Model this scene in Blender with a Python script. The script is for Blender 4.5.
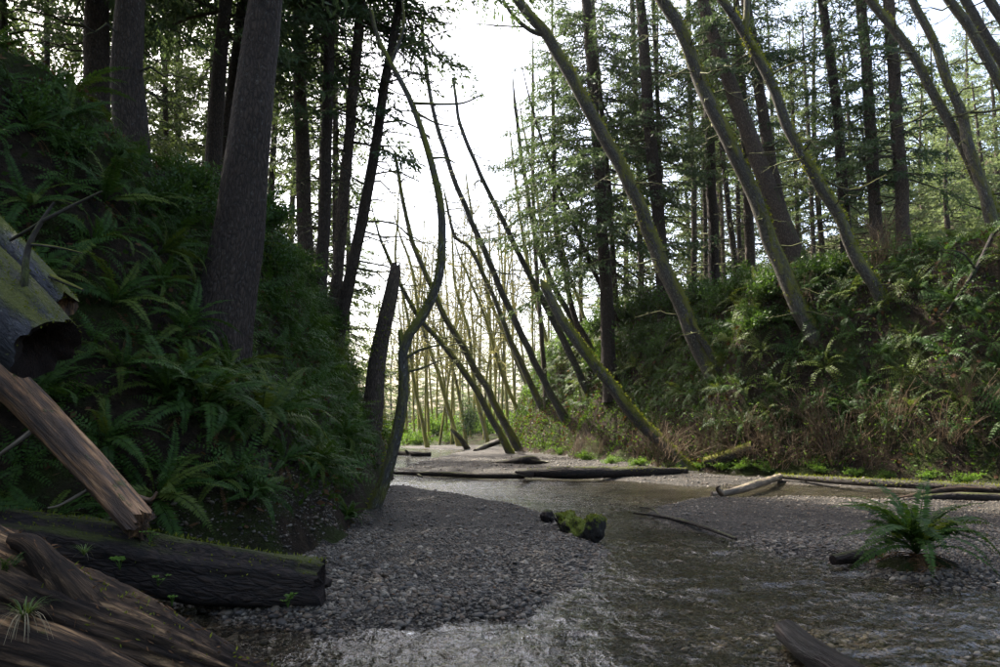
import bpy, math, random
import numpy as np
from mathutils import Vector, Matrix, Euler, Quaternion

# ------------------------------------------------------------------ camera, sky, sun, exposure
scene = bpy.context.scene
for o in list(bpy.data.objects):
    bpy.data.objects.remove(o)
COL = scene.collection
CAMH, PITCH, FPX = 1.45, math.radians(7.07), 778.0
cam_d = bpy.data.cameras.new("camera")
cam_d.lens = 28.0
cam_d.sensor_width = 36.0
cam_d.clip_end = 3000.0
cam = bpy.data.objects.new("camera", cam_d)
COL.objects.link(cam)
cam.location = (0, 0, CAMH)
cam.rotation_euler = (math.pi / 2 + PITCH, 0, 0)
scene.camera = cam

SUN_AZ, SUN_EL = math.radians(-40.0), math.radians(50.0)   # azimuth from +Y, negative = left
world = bpy.data.worlds.new("World")
scene.world = world
world.use_nodes = True
wn, wl = world.node_tree.nodes, world.node_tree.links
wn.clear()
wout = wn.new("ShaderNodeOutputWorld")
wbg = wn.new("ShaderNodeBackground")
sky = wn.new("ShaderNodeTexSky")
sky.sky_type = 'NISHITA'
sky.sun_disc = False
sky.sun_elevation = SUN_EL
sky.sun_rotation = SUN_AZ
sky.air_density = 1.0
sky.dust_density = 5.5
sky.ozone_density = 1.0
wbg.inputs['Strength'].default_value = 0.15
wl.new(sky.outputs[0], wbg.inputs['Color'])
wl.new(wbg.outputs[0], wout.inputs['Surface'])

sun_d = bpy.data.lights.new("sun", 'SUN')
sun_d.energy = 5.0
sun_d.angle = math.radians(0.6)
sun_d.color = (1.0, 0.93, 0.82)
sun = bpy.data.objects.new("sun", sun_d)
COL.objects.link(sun)
sdir = Vector((math.sin(SUN_AZ) * math.cos(SUN_EL), math.cos(SUN_AZ) * math.cos(SUN_EL), math.sin(SUN_EL)))
sun.rotation_euler = sdir.to_track_quat('Z', 'Y').to_euler()
sun.location = sdir * 100

scene.view_settings.view_transform = 'Standard'
scene.view_settings.look = 'None'
scene.view_settings.gamma = 1.0
scene.view_settings.use_curve_mapping = False
scene.view_settings.exposure = 2.0
scene.cycles.max_bounces = 7
scene.cycles.diffuse_bounces = 4
scene.cycles.glossy_bounces = 3
scene.cycles.transmission_bounces = 5
scene.cycles.transparent_max_bounces = 10
scene.cycles.caustics_reflective = False
scene.cycles.caustics_refractive = False
scene.cycles.sample_clamp_indirect = 6.0
scene.cycles.use_denoising = True
try:
    scene.cycles.denoiser = 'OPENIMAGEDENOISE'
    scene.cycles.denoising_prefilter = 'ACCURATE'
except Exception:
    pass

rng = np.random.default_rng(11)
random.seed(5)


# ------------------------------------------------------------------ helpers
def vnoise(p, scale=1.0, seed=0):
    p = np.asarray(p, float) * scale + seed * 17.31
    i = np.floor(p).astype(np.int64)
    f = p - i
    f = f * f * (3 - 2 * f)
    out = np.zeros(len(p))
    for dx in (0, 1):
        for dy in (0, 1):
            for dz in (0, 1):
                h = (i[:, 0] + dx) * 374761393 + (i[:, 1] + dy) * 668265263 + (i[:, 2] + dz) * 2147483647 + seed * 974711
                h = (h ^ (h >> 13)) * 1274126177
                h = (h ^ (h >> 16)) & 0xffff
                w = (f[:, 0] if dx else 1 - f[:, 0]) * (f[:, 1] if dy else 1 - f[:, 1]) * (f[:, 2] if dz else 1 - f[:, 2])
                out += w * (h / 65535.0)
    return out * 2 - 1


def fbm(p, scale=1.0, seed=0, oct=3):
    s, a, t = 0, 1.0, 0
    for k in range(oct):
        s = s + a * vnoise(p, scale * 2 ** k, seed + k)
        t += a
        a *= 0.5
    return s / t


def sstep(x, a=0.0, b=1.0):
    t = np.clip((np.asarray(x, float) - a) / (b - a), 0, 1)
    return t * t * (3 - 2 * t)


class MB:
    """collects vertices and faces of one mesh"""
    def __init__(self):
        self.V, self.Q, self.T, self.n, self.C = [], [], [], 0, []
        self.QM, self.TM = [], []

    def add(self, V, Q=None, T=None, co=None, m=0):
        V = np.asarray(V, float).reshape(-1, 3)
        self.V.append(V)
        self.C.append(V if co is None else np.asarray(co, float))
        if Q is not None and len(Q):
            Q = np.asarray(Q, np.int64)
            self.Q.append(Q + self.n)
            self.QM.append(np.full(len(Q), m))
        if T is not None and len(T):
            T = np.asarray(T, np.int64)
            self.T.append(T + self.n)
            self.TM.append(np.full(len(T), m))
        self.n += len(V)
        return self

    def mesh(self, name, mats, smooth=True, origin=(0, 0, 0)):
        V = np.concatenate(self.V) - np.asarray(origin, float)
        Cc = np.concatenate(self.C)
        Q = np.concatenate(self.Q) if self.Q else np.zeros((0, 4), np.int64)
        T = np.concatenate(self.T) if self.T else np.zeros((0, 3), np.int64)
        mi = np.concatenate(self.QM + self.TM) if (self.QM or self.TM) else np.zeros(0)
        me = bpy.data.meshes.new(name)
        me.vertices.add(len(V))
        me.vertices.foreach_set("co", V.astype(np.float32).ravel())
        nl = len(Q) * 4 + len(T) * 3
        me.loops.add(nl)
        me.loops.foreach_set("vertex_index", np.concatenate([Q.ravel(), T.ravel()]).astype(np.int32))
        me.polygons.add(len(Q) + len(T))
        st = np.concatenate([np.arange(len(Q)) * 4, len(Q) * 4 + np.arange(len(T)) * 3])
        me.polygons.foreach_set("loop_start", st.astype(np.int32))
        if not isinstance(mats, (list, tuple)):
            mats = [mats]
        for m in mats:
            me.materials.append(m)
        me.polygons.foreach_set("material_index", mi.astype(np.int32))
        me.polygons.foreach_set("use_smooth", np.full(len(Q) + len(T), smooth))
        at = me.attributes.new("tubeco", 'FLOAT_VECTOR', 'POINT')
        at.data.foreach_set("vector", Cc.astype(np.float32).ravel())
        me.update()
        me.validate()
        return me


STUFF_PARTS = {'branches', 'moss', 'foliage', 'stems', 'leaves', 'catkins', 'canes', 'fronds', 'dead_fronds', 'blades', 'dry_blades', 'crown', 'clover', 'burl'}


def link(name, me, parent=None, loc=(0, 0, 0), rot=(0, 0, 0), scale=(1, 1, 1)):
    o = bpy.data.objects.new(name, me)
    COL.objects.link(o)
    o.location, o.rotation_euler, o.scale = loc, rot, scale
    if name in STUFF_PARTS:
        o['kind'] = 'stuff'
    if parent is not None:
        o.parent = parent
    return o


def tag(o, label=None, cat=None, group=None, kind=None):
    if label: o["label"] = label
    if cat: o["category"] = cat
    if group: o["group"] = group
    if kind: o["kind"] = kind
    return o


def empty(name, loc, rot=(0, 0, 0), scale=(1, 1, 1)):
    o = bpy.data.objects.new(name, None)
    COL.objects.link(o)
    o.empty_display_size = 0.2
    o.location, o.rotation_euler, o.scale = loc, rot, scale
    return o


def catmull(P, n):
    P = np.asarray(P, float)
    if len(P) == 2:
        t = np.linspace(0, 1, n)[:, None]
        return P[0] * (1 - t) + P[1] * t
    E = np.vstack([2 * P[0] - P[1], P, 2 * P[-1] - P[-2]])
    seg = np.linalg.norm(np.diff(P[:, :3], axis=0), axis=1)
    cum = np.concatenate([[0], np.cumsum(seg)])
    s = np.linspace(0, cum[-1], n)
    out = []
    for x in s:
        k = min(np.searchsorted(cum, x, side='right') - 1, len(P) - 2)
        t = (x - cum[k]) / max(seg[k], 1e-9)
        a, b, c, d = E[k], E[k + 1], E[k + 2], E[k + 3]
        out.append(0.5 * (2 * b + (c - a) * t + (2 * a - 5 * b + 4 * c - d) * t * t + (3 * b - a - 3 * c + d) * t ** 3))
    return np.array(out)


def frames(C):
    T = np.gradient(C, axis=0)
    T /= np.linalg.norm(T, axis=1)[:, None] + 1e-12
    ref = np.array([1.0, 0, 0]) if abs(T[0, 0]) < 0.9 else np.array([0, 1.0, 0])
    N = np.zeros_like(C)
    n = ref - T[0] * ref.dot(T[0])
    n /= np.linalg.norm(n)
    for i in range(len(C)):
        n = n - T[i] * n.dot(T[i])
        n /= np.linalg.norm(n) + 1e-12
        N[i] = n
    return T, N, np.cross(T, N)


def tube(mb, ctrl, rad, n=10, sides=8, rough=0.0, rscale=3.0, ridge=0.0, nridge=9, seed=0, cap0=True, cap1=True, m=0,
         jag=0.0, hollow=0.0, mcap=None, straight=False):
    """ctrl: control points, rad: radii at control points (any count)"""
    C = catmull(ctrl, n) if not straight else np.asarray(ctrl, float)
    n = len(C)
    r = np.interp(np.linspace(0, 1, n), np.linspace(0, 1, len(rad)), rad)
    T, N, B = frames(C)
    th = np.arange(sides) / sides * 2 * math.pi
    ct, s_ = np.cos(th), np.sin(th)
    D = N[:, None, :] * ct[None, :, None] + B[:, None, :] * s_[None, :, None]
    s = np.concatenate([[0], np.cumsum(np.linalg.norm(np.diff(C, axis=0), axis=1))])
    R = np.repeat(r[:, None], sides, 1)
    if rough or ridge:
        q = np.stack([np.repeat(ct[None], n, 0), np.repeat(s_[None], n, 0), np.repeat((s * rscale / 3)[:, None], sides, 1)], -1).reshape(-1, 3)
        f = np.zeros(n * sides)
        if rough:
            f += rough * fbm(q * np.array([1.6, 1.6, 1.0]), 1.0, seed, 3)
        if ridge:
            f += ridge * fbm(q * np.array([nridge / 2.5, nridge / 2.5, 0.25]), 1.0, seed + 5, 2)
        R = R * (1 + f.reshape(n, sides))
    if sides >= 90:
        q2 = np.stack([np.repeat(ct[None], n, 0) * 9, np.repeat(s_[None], n, 0) * 9, np.repeat((s * 1.6)[:, None], sides, 1)], -1).reshape(-1, 3)
        R = R * (1 + .10 * (1 - 2 * np.abs(fbm(q2, 1.0, seed + 21, 3))).reshape(n, sides) - .06 + .05 * fbm(q2 * np.array([1, 1, 6.]), 1.0, seed + 31, 2).reshape(n, sides))
    V = C[:, None, :] + D * R[:, :, None]
    if jag:
        rr = np.random.default_rng(seed + 77)
        j = (1.3 * fbm(np.stack([ct * 1.6, s_ * 1.6, np.full(sides, seed * 1.0)], 1), 1.0, seed, 3) + .35 * rr.uniform(-1, 1, sides)) * jag
        V[-1] += T[-1][None] * j[:, None]
        V[-2] += T[-1][None] * (j * 0.4)[:, None]
    co = np.stack([ct[None] * r[:, None], s_[None] * r[:, None], np.repeat(s[:, None], sides, 1)], -1)
    idx = np.arange(n * sides).reshape(n, sides)
    a, b = idx[:-1], np.roll(idx[:-1], -1, 1)
    c, d = np.roll(idx[1:], -1, 1), idx[1:]
    Q = np.stack([a, b, c, d], -1).reshape(-1, 4)
    mb.add(V.reshape(-1, 3), Q, co=co.reshape(-1, 3), m=m)
    mc = m if mcap is None else mcap
    for end, do in ((0, cap0), (-1, cap1)):
        if not do:
            continue
        ring = V[end]
        cen = ring.mean(0)
        sg = -1 if end == 0 else 1
        if hollow:
            inner = cen + (ring - cen) * 0.62 - T[end] * sg * hollow * 0.25
            deep = cen + (ring - cen) * 0.40 - T[end] * sg * hollow
            VV = np.vstack([ring, inner, deep, [deep.mean(0)]])
            k = np.arange(sides)
            k2 = (k + 1) % sides
            QQ = np.vstack([np.stack([k, k2, sides + k2, sides + k], 1), np.stack([sides + k, sides + k2, 2 * sides + k2, 2 * sides + k], 1)])
            TT = np.stack([2 * sides + k, 2 * sides + k2, np.full(sides, 3 * sides)], 1)
        else:
            VV = np.vstack([ring, [cen + T[end] * sg * r[end] * 0.12]])
            k = np.arange(sides)
            QQ = None
            TT = np.stack([k, (k + 1) % sides, np.full(sides, sides)], 1)
        if end == 0:
            TT = TT[:, ::-1]
            QQ = None if QQ is None else QQ[:, ::-1]
        mb.add(VV, QQ, TT, co=(VV - cen) * np.array([1, 1, 1.0]) * 3, m=mc)
    return C, r, T


def rhombs(mb, base, direc, length, width, normal=None, m=0, fold=0.0, seed=0, midf=0.45):
    """leaf quads: base points (N,3), unit directions, lengths, widths"""
    rr = np.random.default_rng(seed)
    base, direc = np.asarray(base, float), np.asarray(direc, float)
    n = len(base)
    if n == 0:
        return
    length = np.broadcast_to(length, (n,)).astype(float)
    width = np.broadcast_to(width, (n,)).astype(float)
    if normal is None:
        normal = rr.normal(size=(n, 3))
    side = np.cross(direc, normal)
    side /= np.linalg.norm(side, axis=1)[:, None] + 1e-9
    nor = np.cross(side, direc)
    tip = base + direc * length[:, None]
    mid = base + direc * (length * midf)[:, None] - nor * (fold * width)[:, None]
    a = mid + side * (width / 2)[:, None]
    b = mid - side * (width / 2)[:, None]
    V = np.stack([base, a, tip, b], 1).reshape(-1, 3)
    mb.add(V, np.arange(4 * n).reshape(n, 4), m=m)


# ------------------------------------------------------------------ pixel <-> place
FWD = np.array([0, math.cos(PITCH), math.sin(PITCH)])
UPV = np.array([0, -math.sin(PITCH), math.cos(PITCH)])


def ray(px, py):
    return FWD + np.array([1.0, 0, 0]) * ((px - 500) / FPX) + UPV * ((333.5 - py) / FPX)


def P(px, py, Y):
    d = ray(px, py)
    return np.array([0, 0, CAMH]) + d * (Y / d[1])


def G(px, py, z=0.0):
    d = ray(px, py)
    return np.array([0, 0, CAMH]) + d * ((z - CAMH) / d[2])


def proj(p):
    v = np.asarray(p, float) - np.array([0, 0, CAMH])
    d = v.dot(FWD)
    return 500 + FPX * v[..., 0] / d, 333.5 - FPX * v.dot(UPV) / d


# ------------------------------------------------------------------ terrain
LE = np.array([(-60, -4.5), (-5, -5.6), (3, -5.6), (5.5, -5.2), (6.6, -4.4), (7.4, -3.4), (8.5, -2.45), (10, -2.15), (13, -2.3), (22, -3.3), (35, -4.8), (50, -6.8), (60, -10), (70, -17), (85, -40), (110, -90), (500, -400)], float)
RE = np.array([(-60, 17), (10, 16), (17, 14.6), (20.5, 13.0), (23.8, 10.6), (28.2, 6.9), (38, 4.4), (49, 1.2), (58, 0.4), (74, 0.0), (84, -6), (100, -30), (130, -80), (500, -390)], float)


def XL(Y): return np.interp(Y, LE[:, 0], LE[:, 1])
def XR(Y): return np.interp(Y, RE[:, 0], RE[:, 1])


def poly_world(pts): return np.array([G(x, y)[:2] for x, y in pts])


BARS = [
    (poly_world([(330, 630), (255, 622), (180, 600), (200, 560), (330, 540), (350, 512), (382, 488), (402, 487), (450, 494), (520, 507), (556, 521), (596, 544), (590, 566), (560, 592), (522, 612), (440, 622)]), 0.10, 0.35),
    (poly_world([(640, 514), (690, 501), (790, 498), (900, 501), (1010, 505), (1400, 520), (1400, 600), (1010, 584), (940, 586), (890, 579), (850, 566), (735, 541), (680, 526)]), 0.10, 0.35),
    (poly_world([(560, 476), (700, 474), (770, 478), (1000, 482), (1400, 500), (1010, 494), (860, 488), (780, 483), (690, 486)]), 0.08, 0.5),
    (poly_world([(404, 471), (440, 458), (478, 449), (560, 449), (640, 462), (690, 472), (560, 475), (500, 473)]), 0.12, 1.2),
    (poly_world([(398, 447), (455, 445), (520, 446), (500, 449.5), (440, 449)]), 0.12, 3.0),
]


def poly_sd(P_, poly):
    """signed distance, positive inside"""
    d = np.full(len(P_), 1e9)
    ins = np.zeros(len(P_), bool)
    n = len(poly)
    for i in range(n):
        a, b = poly[i], poly[(i + 1) % n]
        ab = b - a
        t = np.clip(((P_ - a) @ ab) / (ab @ ab + 1e-12), 0, 1)
        d = np.minimum(d, np.linalg.norm(P_ - a - t[:, None] * ab, axis=1))
        c = ((a[1] > P_[:, 1]) != (b[1] > P_[:, 1]))
        with np.errstate(divide='ignore', invalid='ignore'):
            xx = (b[0] - a[0]) * (P_[:, 1] - a[1]) / (b[1] - a[1] + 1e-12) + a[0]
        ins ^= c & (P_[:, 0] < xx)
    return np.where(ins, d, -d)


def terrain(X, Y):
    X, Y = np.asarray(X, float).ravel(), np.asarray(Y, float).ravel()
    p = np.stack([X, Y, np.zeros_like(X)], 1)
    wob = 0.25 * vnoise(p, 0.8, 3) + 0.45 * vnoise(p, 0.25, 4)
    xl, xr = XL(Y), XR(Y)
    sl = np.hypot(1, (XL(Y + .5) - XL(Y - .5)))
    sr = np.hypot(1, (XR(Y + .5) - XR(Y - .5)))
    dl = (xl - X) / sl + wob * 0.5
    dr = (X - xr) / sr + wob
    # bed
    bed = -0.050 + 0.028 * vnoise(p, 0.9, 7) + 0.015 * vnoise(p, 3.0, 8)
    bar = np.zeros_like(X)
    near = (Y > 2) & (Y < 110)
    for poly, h, w in BARS:
        sd = np.full(len(X), -9.0)
        sd[near] = poly_sd(p[near][:, :2], poly)
        sd = sd + (0.10 * vnoise(p, 1.6, 9) + 0.05 * vnoise(p, 5.0, 10)) * min(1.0, w * 2)
        bar = np.maximum(bar, h * sstep(sd, -w, w))
    z = bed + 1.25 * bar
    # pool to the right
    # left bank
    HL = np.interp(Y, [-60, 0, 8, 24, 34, 48, 70, 120], [5.5, 5.6, 5.8, 5.6, 4.2, 2.2, 1.0, 1.0])
    WL = np.interp(Y, [-60, 6, 12, 16, 30], [3.6, 3.6, 3.5, 2.3, 2.3])
    t = np.clip(dl / WL, 0, 1)
    prof = t ** 0.92 * (1 - .12 * np.sin(t * math.pi)) + .04 * np.sin(t * 9)
    n1 = 0.38 * fbm(p, 0.9, 21, 3)
    zl = HL * prof + n1 * sstep(dl, 0.2, 1.2) + np.clip(dl - WL, 0, 60) * 0.10
    z = np.where(dl > 0, np.maximum(z * (1 - sstep(dl, 0, .4)), 0) + zl + np.minimum(z, 0) * (1 - sstep(dl, 0, .25)), z)
    # right bank
    HR = np.interp(Y, [-60, 10, 20, 30, 45, 52, 60, 70, 120], [8, 8, 7.9, 7.4, 7.4, 7.0, 5.6, 1.0, 0.8])
    WR = np.interp(Y, [-60, 20, 30, 52, 66, 80], [4.2, 4.2, 3.6, 2.5, 3.0, 4.0])
    t = np.clip(dr / WR, 0, 1)
    prof = 0.16 * np.clip(t / 0.22, 0, 1) + 0.84 * sstep(t, 0.10, 1.0) ** 0.8
    zr = HR * prof + 0.45 * fbm(p, 0.7, 31, 3) * sstep(dr, 0.3, 1.5) + np.clip(dr - WR, 0, 80) * 0.06
    hill = 30 * sstep(X, 16, 62) * sstep(Y, 34, 80)
    z = np.where(dr > 0, np.maximum(z * (1 - sstep(dr, 0, .4)), 0) + zr + hill + np.minimum(z, 0) * (1 - sstep(dr, 0, .25)), z)
    return z, dl, dr, bar


def H(x, y): return float(terrain([x], [y])[0][0])


def hit(px, py, y0=3.0, y1=120.0):
    d = ray(px, py)
    d = d / d[1]
    ys = np.concatenate([np.arange(y0, 40, 0.05), np.arange(40, y1, 0.25)])
    pts = np.array([0, 0, CAMH]) + d[None] * ys[:, None]
    z = np.maximum(terrain(pts[:, 0], pts[:, 1])[0], 0.0)
    k = np.argmax(pts[:, 2] < z)
    if not (pts[k, 2] < z[k]):
        return None
    return pts[k]


def normal_at(x, y, e=0.25):
    z = terrain([x - e, x + e, x, x], [y, y, y - e, y + e])[0]
    n = np.array([-(z[1] - z[0]) / (2 * e), -(z[3] - z[2]) / (2 * e), 1.0])
    return n / np.linalg.norm(n)


# ------------------------------------------------------------------ materials
def new_mat(name):
    m = bpy.data.materials.new(name)
    m.use_nodes = True
    nt = m.node_tree
    nt.nodes.clear()
    return m, nt.nodes, nt.links


def ramp(n, stops, interp='LINEAR'):
    r = n.new("ShaderNodeValToRGB")
    e = r.color_ramp.elements
    while len(e) < len(stops):
        e.new(0.5)
    for k, (pos, c) in enumerate(stops):
        e[k].position = pos
        e[k].color = (*c, 1)
    r.color_ramp.interpolation = interp
    return r


def mixc(n, l, f, a, b, mode='MIX'):
    x = n.new("ShaderNodeMix")
    x.data_type = 'RGBA'
    x.blend_type = mode
    if hasattr(f, 'links'): l.new(f, x.inputs[0])
    else: x.inputs[0].default_value = f
    for s, v in ((x.inputs[6], a), (x.inputs[7], b)):
        if hasattr(v, 'links'): l.new(v, s)
        else: s.default_value = (*v, 1)
    return x.outputs[2]


def mathn(n, l, op, a, b=None, c=None, clamp=False):
    x = n.new("ShaderNodeMath")
    x.operation = op
    x.use_clamp = clamp
    for k, v in enumerate((a, b, c)):
        if v is None: continue
        if hasattr(v, 'links'): l.new(v, x.inputs[k])
        else: x.inputs[k].default_value = v
    return x.outputs[0]


def noise(n, l, vec, scale, detail=4, rough=0.55, dist=0.0):
    x = n.new("ShaderNodeTexNoise")
    x.inputs['Scale'].default_value = scale
    x.inputs['Detail'].default_value = detail
    x.inputs['Roughness'].default_value = rough
    x.inputs['Distortion'].default_value = dist
    if vec is not None: l.new(vec, x.inputs['Vector'])
    return x.outputs['Fac']


def attr(n, name):
    x = n.new("ShaderNodeAttribute")
    x.attribute_name = name
    return x.outputs['Vector']


def mapping(n, l, vec, scale):
    x = n.new("ShaderNodeMapping")
    x.inputs['Scale'].default_value = scale
    l.new(vec, x.inputs['Vector'])
    return x.outputs[0]


def bump(n, l, h, strength, dist, nrm=None):
    x = n.new("ShaderNodeBump")
    x.inputs['Strength'].default_value = strength
    x.inputs['Distance'].default_value = dist
    l.new(h, x.inputs['Height'])
    if nrm is not None: l.new(nrm, x.inputs['Normal'])
    return x.outputs[0]


def bark_mat(name, dark, light, moss=0.3, mosscol=(0.075, 0.085, 0.018), plate=1.0, lichen=0.0, scale=1.0, rough=0.85, seed=0.0):
    m, n, l = new_mat(name)
    out = n.new("ShaderNodeOutputMaterial")
    bs = n.new("ShaderNodeBsdfPrincipled")
    co = attr(n, "tubeco")
    oi = n.new("ShaderNodeObjectInfo")
    sh = n.new("ShaderNodeVectorMath"); sh.operation = 'ADD'
    l.new(co, sh.inputs[0])
    cmb = n.new("ShaderNodeCombineXYZ")
    l.new(mathn(n, l, 'MULTIPLY', oi.outputs['Random'], 37.0), cmb.inputs[2])
    l.new(cmb.outputs[0], sh.inputs[1])
    co = sh.outputs[0]
    st = mapping(n, l, co, (14 * scale, 14 * scale, 4.5 * scale))
    fine = noise(n, l, st, 1.6, 6, 0.65, 0.4)
    vo = n.new("ShaderNodeTexVoronoi")
    vo.feature = 'DISTANCE_TO_EDGE'
    vo.inputs['Scale'].default_value = 1.5
    wob = n.new("ShaderNodeVectorMath"); wob.operation = 'ADD'
    nz = n.new("ShaderNodeTexNoise"); nz.inputs['Scale'].default_value = 1.2; l.new(st, nz.inputs['Vector'])
    l.new(st, wob.inputs[0]); l.new(nz.outputs['Color'], wob.inputs[1])
    l.new(wob.outputs[0], vo.inputs['Vector'])
    crack = mathn(n, l, 'MULTIPLY', vo.outputs['Distance'], 3.0, clamp=True)
    hgt = mathn(n, l, 'ADD', mathn(n, l, 'MULTIPLY', crack, 0.6 * plate), fine)
    base = ramp(n, [(0.25, dark), (0.75, light)])
    l.new(mathn(n, l, 'MULTIPLY', hgt, 0.72), base.inputs[0])
    colr = base.outputs[0]
    big = noise(n, l, mapping(n, l, co, (2.2, 2.2, 0.7)), 1.0, 4, 0.6)
    colr = mixc(n, l, mathn(n, l, 'MULTIPLY', big, 0.5), colr, tuple(x * 0.55 for x in dark))
    if lichen:
        lf = noise(n, l, mapping(n, l, co, (9, 9, 5)), 2.3, 3, 0.7)
        lr = ramp(n, [(0.60, (0, 0, 0)), (0.68, (1, 1, 1))])
        l.new(lf, lr.inputs[0])
        colr = mixc(n, l, mathn(n, l, 'MULTIPLY', lr.outputs[0], lichen), colr, (0.26, 0.26, 0.22))
    geo = n.new("ShaderNodeNewGeometry")
    sp = n.new("ShaderNodeSeparateXYZ")
    l.new(geo.outputs['Normal'], sp.inputs[0])
    mn = noise(n, l, mapping(n, l, co, (3.4, 3.4, 1.1)), 1.0, 6, 0.7)
    mf = mathn(n, l, 'ADD', mathn(n, l, 'ADD', mn, mathn(n, l, 'MULTIPLY', sp.outputs[2], 0.34)), moss - 0.62)
    mr = ramp(n, [(0.20, (0, 0, 0)), (0.36, (1, 1, 1))])
    l.new(mf, mr.inputs[0])
    mossv = mixc(n, l, noise(n, l, mapping(n, l, co, (30, 30, 30)), 1.0, 3, 0.6), tuple(x * 0.45 for x in mosscol), tuple(x * 1.35 for x in mosscol))
    colr = mixc(n, l, mr.outputs[0], colr, mossv)
    l.new(colr, bs.inputs['Base Color'])
    bs.inputs['Roughness'].default_value = rough
    bs.inputs['Specular IOR Level'].default_value = 0.25
    mossb = noise(n, l, mapping(n, l, co, (45, 45, 45)), 1.0, 3, 0.7)
    hh = mathn(n, l, 'ADD', hgt, mathn(n, l, 'MULTIPLY', mr.outputs[0], mathn(n, l, 'ADD', mossb, 0.6)))
    l.new(bump(n, l, hh, 0.9, 0.03 / scale), bs.inputs['Normal'])
    l.new(bs.outputs[0], out.inputs['Surface'])
    return m


def wood_mat(name, cols, moss=0.15, rough=0.6, grain=1.0, spec=0.4):
    """bare weathered wood, grain along the log"""
    m, n, l = new_mat(name)
    out = n.new("ShaderNodeOutputMaterial")
    bs = n.new("ShaderNodeBsdfPrincipled")
    co = attr(n, "tubeco")
    g1 = noise(n, l, mapping(n, l, co, (28 * grain, 28 * grain, 1.4)), 1.0, 6, 0.65, 0.6)
    g2 = noise(n, l, mapping(n, l, co, (5, 5, 1.1)), 1.0, 5, 0.6, 0.8)
    f = mathn(n, l, 'ADD', mathn(n, l, 'MULTIPLY', g1, 0.5), mathn(n, l, 'MULTIPLY', g2, 0.5))
    r = ramp(n, [(0.38, cols[0]), (0.48, cols[1]), (0.555, cols[2]), (0.62, cols[3])])
    l.new(f, r.inputs[0])
    geo = n.new("ShaderNodeNewGeometry")
    sp = n.new("ShaderNodeSeparateXYZ")
    l.new(geo.outputs['Normal'], sp.inputs[0])
    mn = noise(n, l, mapping(n, l, co, (6, 6, 3)), 1.0, 5, 0.65)
    mf = mathn(n, l, 'ADD', mathn(n, l, 'ADD', mn, mathn(n, l, 'MULTIPLY', sp.outputs[2], 0.2)), moss - 0.62)
    mr = ramp(n, [(0.20, (0, 0, 0)), (0.30, (1, 1, 1))])
    l.new(mf, mr.inputs[0])
    mossv = mixc(n, l, noise(n, l, mapping(n, l, co, (40, 40, 40)), 1.0, 2, 0.6), (0.02, 0.027, 0.005), (0.10, 0.12, 0.018))
    c = mixc(n, l, mr.outputs[0], r.outputs[0], mossv)
    l.new(c, bs.inputs['Base Color'])
    bs.inputs['Roughness'].default_value = rough
    bs.inputs['Specular IOR Level'].default_value = spec
    hh = mathn(n, l, 'ADD', mathn(n, l, 'ADD', g1, mathn(n, l, 'MULTIPLY', g2, 1.4)), mathn(n, l, 'MULTIPLY', mr.outputs[0], 0.7))
    l.new(bump(n, l, hh, 0.9, 0.03), bs.inputs['Normal'])
    l.new(bs.outputs[0], out.inputs['Surface'])
    return m


def leaf_mat(name, c1, c2, trans=0.35, rough=0.45, spec=0.4, tcol=None):
    m, n, l = new_mat(name)
    out = n.new("ShaderNodeOutputMaterial")
    bs = n.new("ShaderNodeBsdfPrincipled")
    geo = n.new("ShaderNodeNewGeometry")
    oi = n.new("ShaderNodeObjectInfo")
    f = mathn(n, l, 'ADD', mathn(n, l, 'MULTIPLY', geo.outputs['Random Per Island'], 0.55), mathn(n, l, 'MULTIPLY', oi.outputs['Random'], 0.45))
    c = mixc(n, l, f, c1, c2)
    l.new(c, bs.inputs['Base Color'])
    bs.inputs['Roughness'].default_value = rough
    bs.inputs['Specular IOR Level'].default_value = spec
    tr = n.new("ShaderNodeBsdfTranslucent")
    if tcol is None:
        tcol = (min(c2[0] * 1.5 + .01, 1), min(c2[1] * 1.5, 1), c2[2] * 0.8)
    l.new(mixc(n, l, 0.5, c, tcol), tr.inputs['Color'])
    mx = n.new("ShaderNodeMixShader")
    mx.inputs[0].default_value = trans
    l.new(bs.outputs[0], mx.inputs[1])
    l.new(tr.outputs[0], mx.inputs[2])
    l.new(mx.outputs[0], out.inputs['Surface'])
    return m


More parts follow.
